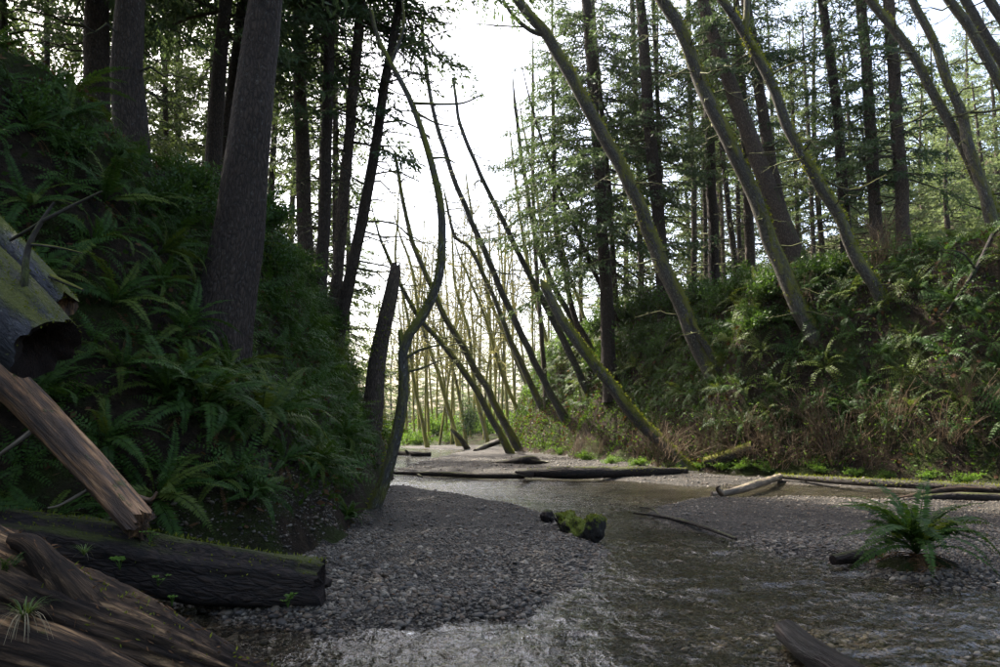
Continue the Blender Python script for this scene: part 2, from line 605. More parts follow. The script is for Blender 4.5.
def gravel_mat(name, wet=0.0):
    m, n, l = new_mat(name)
    out = n.new("ShaderNodeOutputMaterial")
    bs = n.new("ShaderNodeBsdfPrincipled")
    tc = n.new("ShaderNodeTexCoord")
    co = tc.outputs['Object']
    flat = mapping(n, l, co, (1, 1, 0.0))
    vo = n.new("ShaderNodeTexVoronoi")
    vo.inputs['Scale'].default_value = 24.0
    l.new(flat, vo.inputs['Vector'])
    vs = n.new("ShaderNodeTexVoronoi")
    vs.inputs['Scale'].default_value = 60.0
    l.new(flat, vs.inputs['Vector'])
    sp = n.new("ShaderNodeSeparateColor")
    l.new(vo.outputs['Color'], sp.inputs[0])
    r = ramp(n, [(0.0, (0.018, 0.017, 0.016)), (0.35, (0.045, 0.043, 0.041)), (0.62, (0.068, 0.058, 0.044)), (0.85, (0.095, 0.090, 0.085)), (0.97, (0.22, 0.20, 0.18))])
    l.new(sp.outputs[0], r.inputs[0])
    sp2 = n.new("ShaderNodeSeparateColor")
    l.new(vs.outputs['Color'], sp2.inputs[0])
    r2 = ramp(n, [(0.0, (0.02, 0.018, 0.015)), (0.6, (0.05, 0.045, 0.037)), (1.0, (0.10, 0.095, 0.085))])
    l.new(sp2.outputs[0], r2.inputs[0])
    big = noise(n, l, co, 0.9, 4, 0.6)
    colr = mixc(n, l, mathn(n, l, 'GREATER_THAN', sp.outputs[1], 0.55), r.outputs[0], r2.outputs[0])
    br = ramp(n, [(0.35, (0.55, 0.50, 0.42)), (0.65, (1.12, 1.05, 0.92))])
    patch = noise(n, l, co, 2.4, 9, 0.8)
    pr_ = ramp(n, [(0.36, (0.25, 0.24, 0.23)), (0.64, (0.92, 0.92, 0.93))])
    l.new(patch, pr_.inputs[0])
    l.new(big, br.inputs[0])
    colr = mixc(n, l, 1.0, colr, br.outputs[0], 'MULTIPLY')
    colr = mixc(n, l, 1.0, colr, pr_.outputs[0], 'MULTIPLY')
    if wet:
        colr = mixc(n, l, 1.0, colr, (0.95, 0.88, 0.74), 'MULTIPLY')
    l.new(colr, bs.inputs['Base Color'])
    bs.inputs['Roughness'].default_value = 0.75 - 0.3 * wet
    bs.inputs['Specular IOR Level'].default_value = 0.2
    h1 = mathn(n, l, 'SUBTRACT', 1.0, mathn(n, l, 'MULTIPLY', vo.outputs['Distance'], 1.6))
    h2 = mathn(n, l, 'SUBTRACT', 0.5, mathn(n, l, 'MULTIPLY', vs.outputs['Distance'], 0.8))
    hh = mathn(n, l, 'MAXIMUM', h1, h2)
    hh = mathn(n, l, 'ADD', hh, mathn(n, l, 'MULTIPLY', sp.outputs[2], 0.5))
    l.new(bump(n, l, hh, 1.0, 0.03), bs.inputs['Normal'])
    l.new(bs.outputs[0], out.inputs['Surface'])
    return m


def soil_mat(name):
    m, n, l = new_mat(name)
    out = n.new("ShaderNodeOutputMaterial")
    bs = n.new("ShaderNodeBsdfPrincipled")
    tc = n.new("ShaderNodeTexCoord")
    co = tc.outputs['Object']
    a = noise(n, l, co, 6.0, 6, 0.65)
    r = ramp(n, [(0.3, (0.012, 0.009, 0.006)), (0.6, (0.04, 0.028, 0.017)), (0.8, (0.075, 0.052, 0.03))])
    l.new(a, r.inputs[0])
    mo = noise(n, l, co, 0.8, 5, 0.6)
    mr = ramp(n, [(0.46, (0, 0, 0)), (0.56, (1, 1, 1))])
    l.new(mo, mr.inputs[0])
    mossc = mixc(n, l, noise(n, l, co, 25, 3), (0.010, 0.014, 0.004), (0.05, 0.065, 0.014))
    l.new(mixc(n, l, mr.outputs[0], r.outputs[0], mossc), bs.inputs['Base Color'])
    bs.inputs['Roughness'].default_value = 0.95
    bs.inputs['Specular IOR Level'].default_value = 0.1
    l.new(bump(n, l, mathn(n, l, 'ADD', a, noise(n, l, co, 22, 4, 0.7)), 1.0, 0.12), bs.inputs['Normal'])
    l.new(bs.outputs[0], out.inputs['Surface'])
    return m


def water_mat(name):
    m, n, l = new_mat(name)
    out = n.new("ShaderNodeOutputMaterial")
    tc = n.new("ShaderNodeTexCoord")
    co = tc.outputs['Object']
    mp = n.new("ShaderNodeMapping")
    mp.inputs['Rotation'].default_value = (0, 0, math.radians(-18))
    mp.inputs['Scale'].default_value = (1.0, 0.75, 1.0)
    l.new(co, mp.inputs['Vector'])
    w1 = noise(n, l, mp.outputs[0], 7.0, 4, 0.55, 0.9)
    w2 = noise(n, l, mp.outputs[0], 20.0, 3, 0.6, 0.5)
    calm = noise(n, l, co, 0.35, 3, 0.5)
    cr = ramp(n, [(0.38, (0.35, 0.35, 0.35)), (0.60, (1, 1, 1))])
    l.new(calm, cr.inputs[0])
    h = mathn(n, l, 'MULTIPLY', mathn(n, l, 'ADD', w1, mathn(n, l, 'MULTIPLY', w2, 0.30)), cr.outputs[0])
    bn = bump(n, l, h, 1.0, 0.045)
    fr = n.new("ShaderNodeFresnel")
    fr.inputs['IOR'].default_value = 1.33
    l.new(bn, fr.inputs['Normal'])
    gl = n.new("ShaderNodeBsdfGlossy")
    gl.inputs['Roughness'].default_value = 0.06
    gl.inputs['Color'].default_value = (1, 1, 1, 1)
    l.new(bn, gl.inputs['Normal'])
    tr = n.new("ShaderNodeBsdfTransparent")
    tr.inputs['Color'].default_value = (0.84, 0.82, 0.74, 1)
    mx = n.new("ShaderNodeMixShader")
    l.new(fr.outputs[0], mx.inputs[0])
    l.new(tr.outputs[0], mx.inputs[1])
    l.new(gl.outputs[0], mx.inputs[2])
    l.new(mx.outputs[0], out.inputs['Surface'])
    return m


def stone_mat(name, wet=0.3):
    m, n, l = new_mat(name)
    out = n.new("ShaderNodeOutputMaterial")
    bs = n.new("ShaderNodeBsdfPrincipled")
    oi = n.new("ShaderNodeObjectInfo")
    r = ramp(n, [(0.0, (0.014, 0.013, 0.012)), (0.25, (0.036, 0.034, 0.031)), (0.45, (0.060, 0.051, 0.038)), (0.62, (0.062, 0.040, 0.022)), (0.78, (0.076, 0.072, 0.066)), (0.92, (0.13, 0.12, 0.10)), (0.985, (0.17, 0.16, 0.14)), (1.0, (0.30, 0.27, 0.23))])
    l.new(oi.outputs['Random'], r.inputs[0])
    tc = n.new("ShaderNodeTexCoord")
    a = noise(n, l, tc.outputs['Object'], 3.0, 5, 0.65)
    l.new(mixc(n, l, 1.0, mixc(n, l, mathn(n, l, 'MULTIPLY', a, 0.5), r.outputs[0], (0.03, 0.027, 0.022)), (1.30, 1.18, 0.98), 'MULTIPLY'), bs.inputs['Base Color'])
    bs.inputs['Roughness'].default_value = 0.55
    bs.inputs['Specular IOR Level'].default_value = 0.35
    l.new(bump(n, l, a, 0.4, 0.02), bs.inputs['Normal'])
    l.new(bs.outputs[0], out.inputs['Surface'])
    return m


M = {}
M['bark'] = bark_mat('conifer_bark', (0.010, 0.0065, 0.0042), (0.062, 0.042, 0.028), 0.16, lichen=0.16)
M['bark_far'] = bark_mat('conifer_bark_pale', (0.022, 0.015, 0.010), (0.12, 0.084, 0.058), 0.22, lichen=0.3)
M['alder'] = bark_mat('mossy_alder_bark', (0.03, 0.025, 0.018), (0.14, 0.125, 0.10), 0.36, (0.14, 0.135, 0.02), plate=0.6, lichen=0.7)
M['alder_bare'] = bark_mat('alder_bark', (0.03, 0.026, 0.02), (0.13, 0.115, 0.095), 0.26, (0.10, 0.11, 0.025), plate=0.2, lichen=0.6)
M['alder_far'] = bark_mat('sun_tinted_mossy_bark', (0.05, 0.042, 0.028), (0.17, 0.15, 0.11), 0.48, (0.23, 0.205, 0.04), plate=0.3, lichen=0.5)  # sunny glow of the grove put into paler bark and yellower moss
M['twig'] = bark_mat('twig_bark', (0.03, 0.024, 0.018), (0.10, 0.085, 0.06), 0.30, (0.09, 0.10, 0.025), plate=0.2)
M['log'] = bark_mat('wet_log_bark', (0.006, 0.005, 0.0045), (0.052, 0.034, 0.022), 0.10, (0.055, 0.062, 0.010), plate=0.6, rough=0.75)
M['moss_log'] = bark_mat('mossy_log_bark', (0.014, 0.013, 0.013), (0.075, 0.075, 0.08), 0.22, (0.075, 0.08, 0.010), plate=0.3, lichen=0.3, rough=0.6)
M['grey_log'] = bark_mat('grey_log_bark', (0.03, 0.03, 0.032), (0.19, 0.19, 0.20), 0.24, (0.09, 0.10, 0.014), plate=0.3, lichen=0.5, rough=0.6)
M['moss_lump'] = bark_mat('mossy_rotten_wood', (0.014, 0.012, 0.010), (0.06, 0.048, 0.032), 0.30, (0.11, 0.135, 0.014), plate=0.3)
M['rot'] = bark_mat('rotten_heartwood', (0.006, 0.004, 0.003), (0.05, 0.026, 0.015), 0.0, plate=0.3)
M['drift'] = wood_mat('weathered_driftwood', [(0.006, 0.004, 0.0026), (0.024, 0.0155, 0.0095), (0.075, 0.046, 0.025), (0.30, 0.18, 0.085)], 0.0, 0.75, spec=0.15)
M['bare'] = wood_mat('bare_orange_wood', [(0.028, 0.018, 0.012), (0.085, 0.048, 0.025), (0.25, 0.125, 0.052), (0.50, 0.29, 0.13)], 0.10, 0.55)
M['wetlog'] = wood_mat('wet_dark_wood', [(0.002, 0.0016, 0.0017), (0.006, 0.004, 0.0042), (0.014, 0.008, 0.007), (0.05, 0.033, 0.024)], -0.1, 0.28, spec=0.10)
M['pale'] = wood_mat('pale_driftwood', [(0.04, 0.032, 0.024), (0.12, 0.095, 0.065), (0.25, 0.19, 0.12), (0.42, 0.33, 0.2)], 0.12, 0.6)
M['soil'] = soil_mat('bank_soil')
M['gravel'] = gravel_mat('river_gravel')
M['bed'] = gravel_mat('wet_stream_bed', 1.0)
M['water'] = water_mat('stream_water')
M['stone'] = stone_mat('river_stone')
M['fern'] = leaf_mat('sword_fern_frond', (0.014, 0.036, 0.007), (0.046, 0.094, 0.013), 0.36, 0.52, 0.13)
M['fern2'] = leaf_mat('olive_fern_frond', (0.034, 0.056, 0.009), (0.088, 0.118, 0.016), 0.36, 0.55, 0.12)
M['fern_dead'] = leaf_mat('dead_fern_frond', (0.060, 0.032, 0.014), (0.15, 0.082, 0.036), 0.25, 0.8, 0.1)
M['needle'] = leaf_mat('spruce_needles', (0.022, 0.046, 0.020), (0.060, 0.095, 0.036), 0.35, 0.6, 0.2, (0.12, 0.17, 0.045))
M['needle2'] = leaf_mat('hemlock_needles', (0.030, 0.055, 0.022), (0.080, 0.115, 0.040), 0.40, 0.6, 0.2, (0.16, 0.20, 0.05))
M['needle_far'] = leaf_mat('sun_tinted_needles', (0.055, 0.085, 0.035), (0.12, 0.16, 0.06), 0.45, 0.6, 0.2, (0.22, 0.27, 0.09))  # sunlight on the far trees put into this paler green
M['leaf'] = leaf_mat('shrub_leaf', (0.016, 0.042, 0.008), (0.052, 0.105, 0.015), 0.36, 0.42, 0.25)
M['leaf_light'] = leaf_mat('pale_shrub_leaf', (0.045, 0.095, 0.013), (0.105, 0.19, 0.024), 0.42, 0.5, 0.2)
M['cover'] = leaf_mat('ground_cover_leaf', (0.016, 0.036, 0.006), (0.055, 0.098, 0.014), 0.34, 0.55, 0.14)
M['litter'] = leaf_mat('dead_leaf', (0.045, 0.024, 0.012), (0.14, 0.075, 0.035), 0.15, 0.8, 0.1)
M['cane'] = bark_mat('dry_cane_bark', (0.075, 0.05, 0.026), (0.22, 0.15, 0.075), 0.0, plate=0.1)
M['moss'] = leaf_mat('moss_tuft', (0.06, 0.075, 0.009), (0.17, 0.19, 0.024), 0.30, 0.9, 0.05)
M['grass'] = leaf_mat('grass_blade', (0.05, 0.09, 0.02), (0.12, 0.17, 0.04), 0.35, 0.5, 0.3)
M['grass_dry'] = leaf_mat('dry_grass_blade', (0.15, 0.12, 0.07), (0.30, 0.25, 0.15), 0.25, 0.6, 0.2)
M['bud'] = leaf_mat('alder_catkin', (0.12, 0.10, 0.035), (0.24, 0.21, 0.07), 0.5, 0.7, 0.1, (0.35, 0.30, 0.10))

# ------------------------------------------------------------------ terrain meshes
xs = np.concatenate([-np.geomspace(400, 10.2, 44), np.arange(-10, 18.01, 0.16), np.geomspace(18.4, 400, 48)])
ys = np.concatenate([np.linspace(-60, 2, 26)[:-1], np.arange(2, 16, 0.12), np.arange(16, 62, 0.34), np.geomspace(62.5, 500, 60)])
XX, YY = np.meshgrid(xs, ys)
ZZ, DL, DR, BAR = terrain(XX, YY)
TV = np.stack([XX.ravel(), YY.ravel(), ZZ], 1)
ny, nx = XX.shape
idx = np.arange(ny * nx).reshape(ny, nx)
TQ = np.stack([idx[:-1, :-1], idx[:-1, 1:], idx[1:, 1:], idx[1:, :-1]], -1).reshape(-1, 4)
qdl, qdr, qbar, qz = DL[TQ].mean(1), DR[TQ].mean(1), BAR[TQ].mean(1), ZZ[TQ].mean(1)
cls = np.where(DL[TQ].max(1) > 0.03, 1, np.where(DR[TQ].max(1) > 0.08, 2, np.where(qz > 0.0, 3, 0)))


def terr_obj(name, k, mat):
    q = TQ[cls == k]
    u, inv = np.unique(q, return_inverse=True)
    me = MB().add(TV[u], inv.reshape(-1, 4)).mesh(name, mat)
    return tag(link(name, me), kind='structure')


bed = terr_obj('stream_bed', 0, M['bed'])
terr_obj('left_bank', 1, M['soil'])
terr_obj('right_bank', 2, M['soil'])
gravel_bar = terr_obj('gravel_bar', 3, M['gravel'])
for o_, t_ in ((bed, 'wet gravel bed under the shallow stream'), (gravel_bar, 'grey pebble bars beside the stream')):
    o_['label'] = t_

wx = np.concatenate([np.linspace(-400, -12, 10), np.arange(-11, -3.2, 0.4), np.arange(-3.2, 9.4, 0.036), np.arange(9.4, 19, 0.4), np.linspace(20, 60, 6)])
wy = np.concatenate([np.arange(-60, 4.2, 6), np.arange(4.2, 13.5, 0.036), np.arange(13.5, 22, 0.06), np.arange(22, 34, 0.14), np.arange(34, 100, 0.8), np.linspace(101, 500, 12)])
WX, WY = np.meshgrid(wx, wy)
pw = np.stack([WX.ravel(), WY.ravel(), np.zeros(WX.size)], 1)
rot_ = np.array([[math.cos(.35), math.sin(.35), 0], [-math.sin(.35), math.cos(.35), 0], [0, 0, 1]])
pr = (pw @ rot_.T) * np.array([0.68, 1.05, 1.0])
pr = pr + 0.10 * np.stack([vnoise(pr, 1.7, 61), vnoise(pr, 1.7, 62), np.zeros(len(pr))], 1)
riff = 0.55 + 0.6 * vnoise(pw, 0.45, 63)
riff = np.clip(riff, .25, 1.2) * (1 - 0.75 * sstep(pw[:, 1], 22, 26))
pw[:, 2] = 0.003 * vnoise(pw, 0.7, 2) + riff * (0.016 * vnoise(pr, 2.6, 67) + 0.018 * vnoise(pr, 5.2, 64) + 0.014 * vnoise(pr, 11.5, 65) + 0.0070 * vnoise(pr, 24., 66))
wi = np.arange(WX.size).reshape(WX.shape)
wq = np.stack([wi[:-1, :-1], wi[:-1, 1:], wi[1:, 1:], wi[1:, :-1]], -1).reshape(-1, 4)
wt = np.min(terrain(pw[:, 0], pw[:, 1])[0][wq], axis=1)
me = MB().add(pw, wq[wt < 0.3]).mesh('stream', M['water'])
tag(link('stream', me), 'shallow rippling stream reflecting the sky', kind='structure')


# ------------------------------------------------------------------ gravel (uncountable: one object, pebbles instanced by geometry nodes)
def gravel_field(name, pts, sizes, label):
    me = bpy.data.meshes.new(name)
    me.vertices.add(len(pts))
    me.vertices.foreach_set("co", pts.astype(np.float32).ravel())
    r_ = np.random.default_rng(3)
    rot = np.stack([r_.uniform(-.5, .5, len(pts)), r_.uniform(-.5, .5, len(pts)), r_.uniform(0, 6.28, len(pts))], 1)
    sc = sizes[:, None] * np.stack([r_.uniform(.85, 1.35, len(pts)), r_.uniform(.65, 1.0, len(pts)), r_.uniform(.4, .75, len(pts))], 1)
    for nm, v in (('rt', rot), ('sc', sc)):
        a = me.attributes.new(nm, 'FLOAT_VECTOR', 'POINT')
        a.data.foreach_set("vector", v.astype(np.float32).ravel())
    me.materials.append(M['stone'])
    o = link(name, me)
    ng = bpy.data.node_groups.new(name, 'GeometryNodeTree')
    ng.interface.new_socket('Geometry', in_out='INPUT', socket_type='NodeSocketGeometry')
    ng.interface.new_socket('Geometry', in_out='OUTPUT', socket_type='NodeSocketGeometry')
    n, l = ng.nodes, ng.links
    gi, go = n.new('NodeGroupInput'), n.new('NodeGroupOutput')
    ico = n.new('GeometryNodeMeshIcoSphere')
    ico.inputs['Radius'].default_value = 1.0
    ico.inputs['Subdivisions'].default_value = 2
    sp = n.new('GeometryNodeSetPosition')
    nz = n.new('ShaderNodeTexNoise')
    nz.inputs['Scale'].default_value = 0.9
    sub = n.new('ShaderNodeVectorMath'); sub.operation = 'SUBTRACT'
    sub.inputs[1].default_value = (.5, .5, .5)
    mul = n.new('ShaderNodeVectorMath'); mul.operation = 'SCALE'
    mul.inputs['Scale'].default_value = 1.1
    l.new(nz.outputs['Color'], sub.inputs[0]); l.new(sub.outputs[0], mul.inputs[0])
    l.new(ico.outputs['Mesh'], sp.inputs['Geometry']); l.new(mul.outputs[0], sp.inputs['Offset'])
    sm = n.new('GeometryNodeSetMaterial'); sm.inputs['Material'].default_value = M['stone']
    ss = n.new('GeometryNodeSetShadeSmooth')
    l.new(sp.outputs[0], ss.inputs[0]); l.new(ss.outputs[0], sm.inputs[0])
    ip = n.new('GeometryNodeInstanceOnPoints')
    l.new(gi.outputs[0], ip.inputs['Points']); l.new(sm.outputs[0], ip.inputs['Instance'])
    for nm, sock in (('rt', 'Rotation'), ('sc', 'Scale')):
        a = n.new('GeometryNodeInputNamedAttribute'); a.data_type = 'FLOAT_VECTOR'
        a.inputs['Name'].default_value = nm
        l.new(a.outputs['Attribute'], ip.inputs[sock])
    l.new(ip.outputs[0], go.inputs[0])
    md = o.modifiers.new('scatter', 'NODES')
    md.node_group = ng
    return tag(o, label, kind='stuff')


def scatter_ground(n, y0, y1, seed):
    r_ = np.random.default_rng(seed)
    u = r_.uniform(0, 1, n)
    Y = np.sqrt(u * (y1 ** 2 - y0 ** 2) + y0 ** 2)
    X = r_.uniform(-0.70, 0.70, n) * Y
    k = (X > XL(Y) - 0.5) & (X < XR(Y) + 0.3)
    X, Y = X[k], Y[k]
    z, dl, dr, bar = terrain(X, Y)
    k = (dl < 0.62) & (dr < 0.5)
    return np.stack([X, Y, z], 1)[k], bar[k]


gp1, b1 = scatter_ground(88000, 4.3, 11.0, 41)
gp2, b2 = scatter_ground(34000, 11.0, 18.0, 42)
gp3, b3 = scatter_ground(46000, 18.0, 40.0, 45)
gp3 = gp3[(gp3[:, 2] > -.02)]
gp = np.vstack([gp1, gp2, gp3])
rs = np.random.default_rng(9)
gsz = 0.0108 * np.exp(rs.normal(0, 0.48, len(gp)))
gsz = np.clip(gsz, 0.006, 0.045) * (0.95 + 0.5 * fbm(gp, 0.9, 55, 2))
gsz *= 1 + 0.6 * sstep(gp[:, 1], 15, 26)
gp[:, 2] += gsz * 0.12
gravel_field('gravel', gp, gsz, 'loose grey and brown river pebbles on the bars and stream bed')

# larger cobbles, each its own piece of the bar or the bed
rp = np.random.default_rng(77)
cob_meshes = []
ICO = None
import bmesh
for k in range(6):
    bm = bmesh.new()
    bmesh.ops.create_icosphere(bm, subdivisions=2, radius=1.0)
    v = np.array([x.co[:] for x in bm.verts])
    d = 1 + 0.28 * fbm(v, 0.9, 60 + k, 2)
    for x, q in zip(bm.verts, v * d[:, None]):
        x.co = q
    for f in bm.faces: f.smooth = True
    me = bpy.data.meshes.new('cobble')
    bm.to_mesh(me); bm.free()
    me.materials.append(M['stone'])
    cob_meshes.append(me)
cc, cb = scatter_ground(900, 4.6, 12.0, 43)
nb = 0
for (x, y, z), b in zip(cc, cb):
    if nb >= 230: break
    w = 1.0 if b > 0.05 else 0.45
    if x < -1.2: w = 1.3
    if rp.random() > w * 0.8: continue
    s = rp.uniform(0.022, 0.044) * (1.25 if x < -0.5 and y < 8 else 1)
    link('cobble', cob_meshes[nb % 6], gravel_bar if z > 0.0 else bed, (x, y, z + s * 0.15), (rp.uniform(-.3, .3), rp.uniform(-.3, .3), rp.uniform(0, 6.28)),
         (s * rp.uniform(1, 1.4), s * rp.uniform(.75, 1), s * rp.uniform(.45, .75)))
    nb += 1


# ------------------------------------------------------------------ tree building blocks
def conifer_crown(seed, Hc, R, nb, tuft=0.30, droop=0.5, dens=1.0, bare_low=0.0, mat='needle', shape=0.8, jitter=0.5):
    r_ = np.random.default_rng(seed)
    mb = MB()
    Bs, Ds, Ls, Ws, Ns = [], [], [], [], []
    for i in range(nb):
        u = (i + r_.random()) / nb
        z = Hc * u
        L = R * (1 - u) ** shape * r_.uniform(1 - jitter, 1.08) + 0.35
        az = i * 2.39996 + r_.normal(0, .5)
        rise = r_.uniform(0.05, 0.35) - 0.35 * (1 - u)
        dr_ = droop * r_.uniform(0.5, 1.3)
        hd = np.array([math.cos(az), math.sin(az), 0])
        sd = np.array([-hd[1], hd[0], 0])
        t = np.linspace(0, 1, 6)
        curve = hd[None] * (L * t)[:, None] + np.array([0, 0, 1.0])[None] * (z + L * (rise * t - dr_ * t * t * 0.6 + 0.22 * t ** 4))[:, None] \
            + sd[None] * (L * 0.12 * np.sin(t * 3 + i))[:, None]
        tube(mb, curve, [0.018 + 0.010 * L, 0.006], straight=True, sides=3, cap0=False, cap1=False, m=1)
        nt = max(3, int(L * 6.5 * dens))
        tt = r_.uniform(0.18 + bare_low * (1 - u), 1.0, nt)
        pos = np.stack([np.interp(tt, t, curve[:, k]) for k in range(3)], 1)
        sgn = np.where(r_.random(nt) < 0.5, -1, 1)
        tl = (0.30 * L * (1.05 - tt) + 0.28) * r_.uniform(.6, 1.2, nt)
        td = sd[None] * sgn[:, None] * r_.uniform(.5, 1.0, nt)[:, None] + hd[None] * r_.uniform(.35, .9, nt)[:, None]
        td[:, 2] += r_.uniform(-.55, -0.05, nt)
        td /= np.linalg.norm(td, axis=1)[:, None]
        for j in range(nt):
            ns = max(2, int(tl[j] / (tuft * 0.40)))
            q = (np.arange(ns) + r_.random(ns)) / ns
            p = pos[j] + td[j][None] * (tl[j] * q)[:, None]
            p[:, 2] -= 0.22 * tl[j] * q * q
            dd = td[j][None] * 0.7 + r_.normal(0, .42, (ns, 3))
            dd[:, 2] -= 0.28
            dd /= np.linalg.norm(dd, axis=1)[:, None]
            Bs.append(p); Ds.append(dd)
            Ls.append(tuft * r_.uniform(.6, 1.25, ns)); Ws.append(tuft * r_.uniform(.20, .40, ns))
    rhombs(mb, np.vstack(Bs), np.vstack(Ds), np.concatenate(Ls), np.concatenate(Ws), seed=seed)
    return mb.mesh('crown', [M[mat], M['twig']], smooth=False)


CROWN = {}
for k in range(3):
    CROWN['high%d' % k] = conifer_crown(100 + k, 17, 4.2, 84, 0.22, 0.55, 1.9, mat='needle')
CROWN['spruce'] = conifer_crown(105, 20, 5.6, 120, 0.23, 0.75, 2.1, mat='needle', shape=0.6, jitter=0.55)
for k in range(2):
    CROWN['low%d' % k] = conifer_crown(110 + k, 15, 3.5, 70, 0.22, 0.6, 1.8, bare_low=0.25, mat='needle', jitter=0.7)
for k in range(3):
    CROWN['back%d' % k] = conifer_crown(120 + k, 24, 4.6, 96, 0.27, 0.5, 1.7, mat='needle2', jitter=0.6)
for k in range(3):
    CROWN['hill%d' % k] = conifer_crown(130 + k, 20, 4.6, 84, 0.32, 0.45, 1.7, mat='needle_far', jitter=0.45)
CROWN['spray0'] = conifer_crown(141, 9, 2.8, 26, 0.2, 0.7, 1.5, bare_low=0.2, mat='needle', shape=0.3, jitter=0.7)
CROWN['spray1'] = conifer_crown(142, 9, 2.4, 22, 0.2, 0.8, 1.3, bare_low=0.3, mat='needle2', shape=0.3, jitter=0.7)


def dead_branches(C, r, T, z0, z1, n, lmax, seed, mat, side=None, base=(0, 0, 0), thick=1.0):
    r_ = np.random.default_rng(seed)
    mb = MB()
    zs = C[:, 2]
    for i in range(n):
        z = r_.uniform(z0, z1)
        p = np.array([np.interp(z, zs, C[:, k]) for k in range(3)])
        rr = np.interp(z, zs, r)
        az = r_.uniform(0, 6.283) if side is None else r_.normal(side, 0.9)
        h = np.array([math.cos(az), math.sin(az), 0])
        L = lmax * r_.uniform(.3, 1.0)
        t = np.linspace(0, 1, 5)
        c = p + h * (rr * .6 + L * t)[:, None]
        c[:, 2] += L * (r_.uniform(-.15, .25) * t - r_.uniform(.05, .45) * t * t)
        c[1:] += r_.normal(0, .05 * L, (4, 3))
        th = (0.014 + 0.013 * L) * thick
        tube(mb, c, [th, th * .35], straight=True, sides=4, cap0=False, cap1=False)
        for j in range(r_.integers(1, 5)):
            u = r_.uniform(.3, .95)
            q = np.array([np.interp(u, t, c[:, k]) for k in range(3)])
            d = h * .6 + np.array([-h[1], h[0], 0]) * r_.choice([-1, 1]) * r_.uniform(.4, 1) + np.array([0, 0, r_.uniform(-.5, .35)])
            l2 = L * r_.uniform(.15, .4)
            tube(mb, np.array([q, q + d * l2 * .5 + r_.normal(0, .03, 3), q + d * l2]), [th * .55, th * .25], straight=True, sides=3, cap0=False, cap1=False)
    return mb.mesh('branches', mat, origin=base)


def moss_tufts(C, r, T, n, seed, base, size=0.05, u0=0.0, u1=1.0, up=0.0, hang=0.0):
    """short leafy moss standing off the upper side of a stem"""
    r_ = np.random.default_rng(seed)
    _, N, B = frames(C)
    k = r_.uniform(u0, u1, n * 2) * (len(C) - 1)
    th = r_.uniform(0, 6.283, n * 2)
    i = k.astype(int).clip(0, len(C) - 2)
    f = (k - i)[:, None]
    c = C[i] * (1 - f) + C[i + 1] * f
    rr = r[i] * (1 - f[:, 0]) + r[i + 1] * f[:, 0]
    d = N[i] * np.cos(th)[:, None] + B[i] * np.sin(th)[:, None]
    p = c + d * (rr * 0.97)[:, None]
    keep = (d[:, 2] + up + 0.6 * vnoise(p, 2.2, seed)) > r_.uniform(-.1, .5, n * 2)
    p, d = p[keep][:n], d[keep][:n]
    dd = d + r_.normal(0, .7, p.shape)
    dd[:, 2] -= hang
    dd /= np.linalg.norm(dd, axis=1)[:, None]
    mb = MB()
    rhombs(mb, p, dd, size * r_.uniform(.5, 1.4, len(p)), size * r_.uniform(.25, .5, len(p)), seed=seed)
    return mb.mesh('moss', M['moss'], smooth=False, origin=base)


def trunk_curve(pts, Y, dY, w0, w1, top_h, straighten=0.5, wob=.8):
    """pixel trace at its distance -> world curve, run down into the ground and up beyond the frame"""
    n = len(pts)
    W = [P(x, y, Y + dY * k / max(n - 1, 1)) for k, (x, y) in enumerate(pts)]
    W = np.array(W)
    dists = W[:, 1]
    rad = np.linspace(w0, w1, n) / 2 * dists / FPX
    # down
    d = W[0] - W[1]
    d /= np.linalg.norm(d)
    if d[2] > -0.3: d = np.array([d[0], d[1], -0.6])
    d /= -d[2]
    p = W[0].copy()
    for _ in range(80):
        if p[2] < H(p[0], p[1]) - 0.25: break
        p = p + d * 0.12
    if np.linalg.norm(p - W[0]) > 0.15:
        W = np.vstack([[p], W])
        rad = np.concatenate([[rad[0] * 1.12], rad])
    # up
    if top_h and W[-1, 2] < top_h:
        t = W[-1] - W[-2]
        t /= np.linalg.norm(t)
        need = top_h - W[-1, 2]
        ext, q, m = [], W[-1].copy(), 5
        for k in range(m):
            tv = t * (1 - straighten * (k + 1) / m) + np.array([0, 0, 1.0]) * straighten * (k + 1) / m
            q = q + tv / max(tv[2], .2) * need / m
            ext.append(q.copy())
        r_end = rad[-1]
        W = np.vstack([W, ext])
        rad = np.concatenate([rad, [r_end * (1 - .8 * (k + 1) / m) for k in range(m)]])
    seg = np.concatenate([[0], np.cumsum(np.linalg.norm(np.diff(W, axis=0), axis=1))])
    nseg = int(np.clip(seg[-1] / 0.35, 10, 70))
    C = catmull(W, nseg)
    sc = np.concatenate([[0], np.cumsum(np.linalg.norm(np.diff(C, axis=0), axis=1))])
    sc *= seg[-1] / sc[-1]
    rr_ = np.interp(sc, seg, rad)
    q_ = np.stack([sc * .55, np.full(len(sc), pts[0][0] * .37), np.zeros(len(sc))], 1)
    C = C + (rr_ * sstep(sc, 0, 2.5))[:, None] * wob * np.stack([fbm(q_, 1.0, 5, 2), fbm(q_, 1.0, 8, 2), np.zeros(len(sc))], 1)
    return C, np.interp(sc, seg, rad)


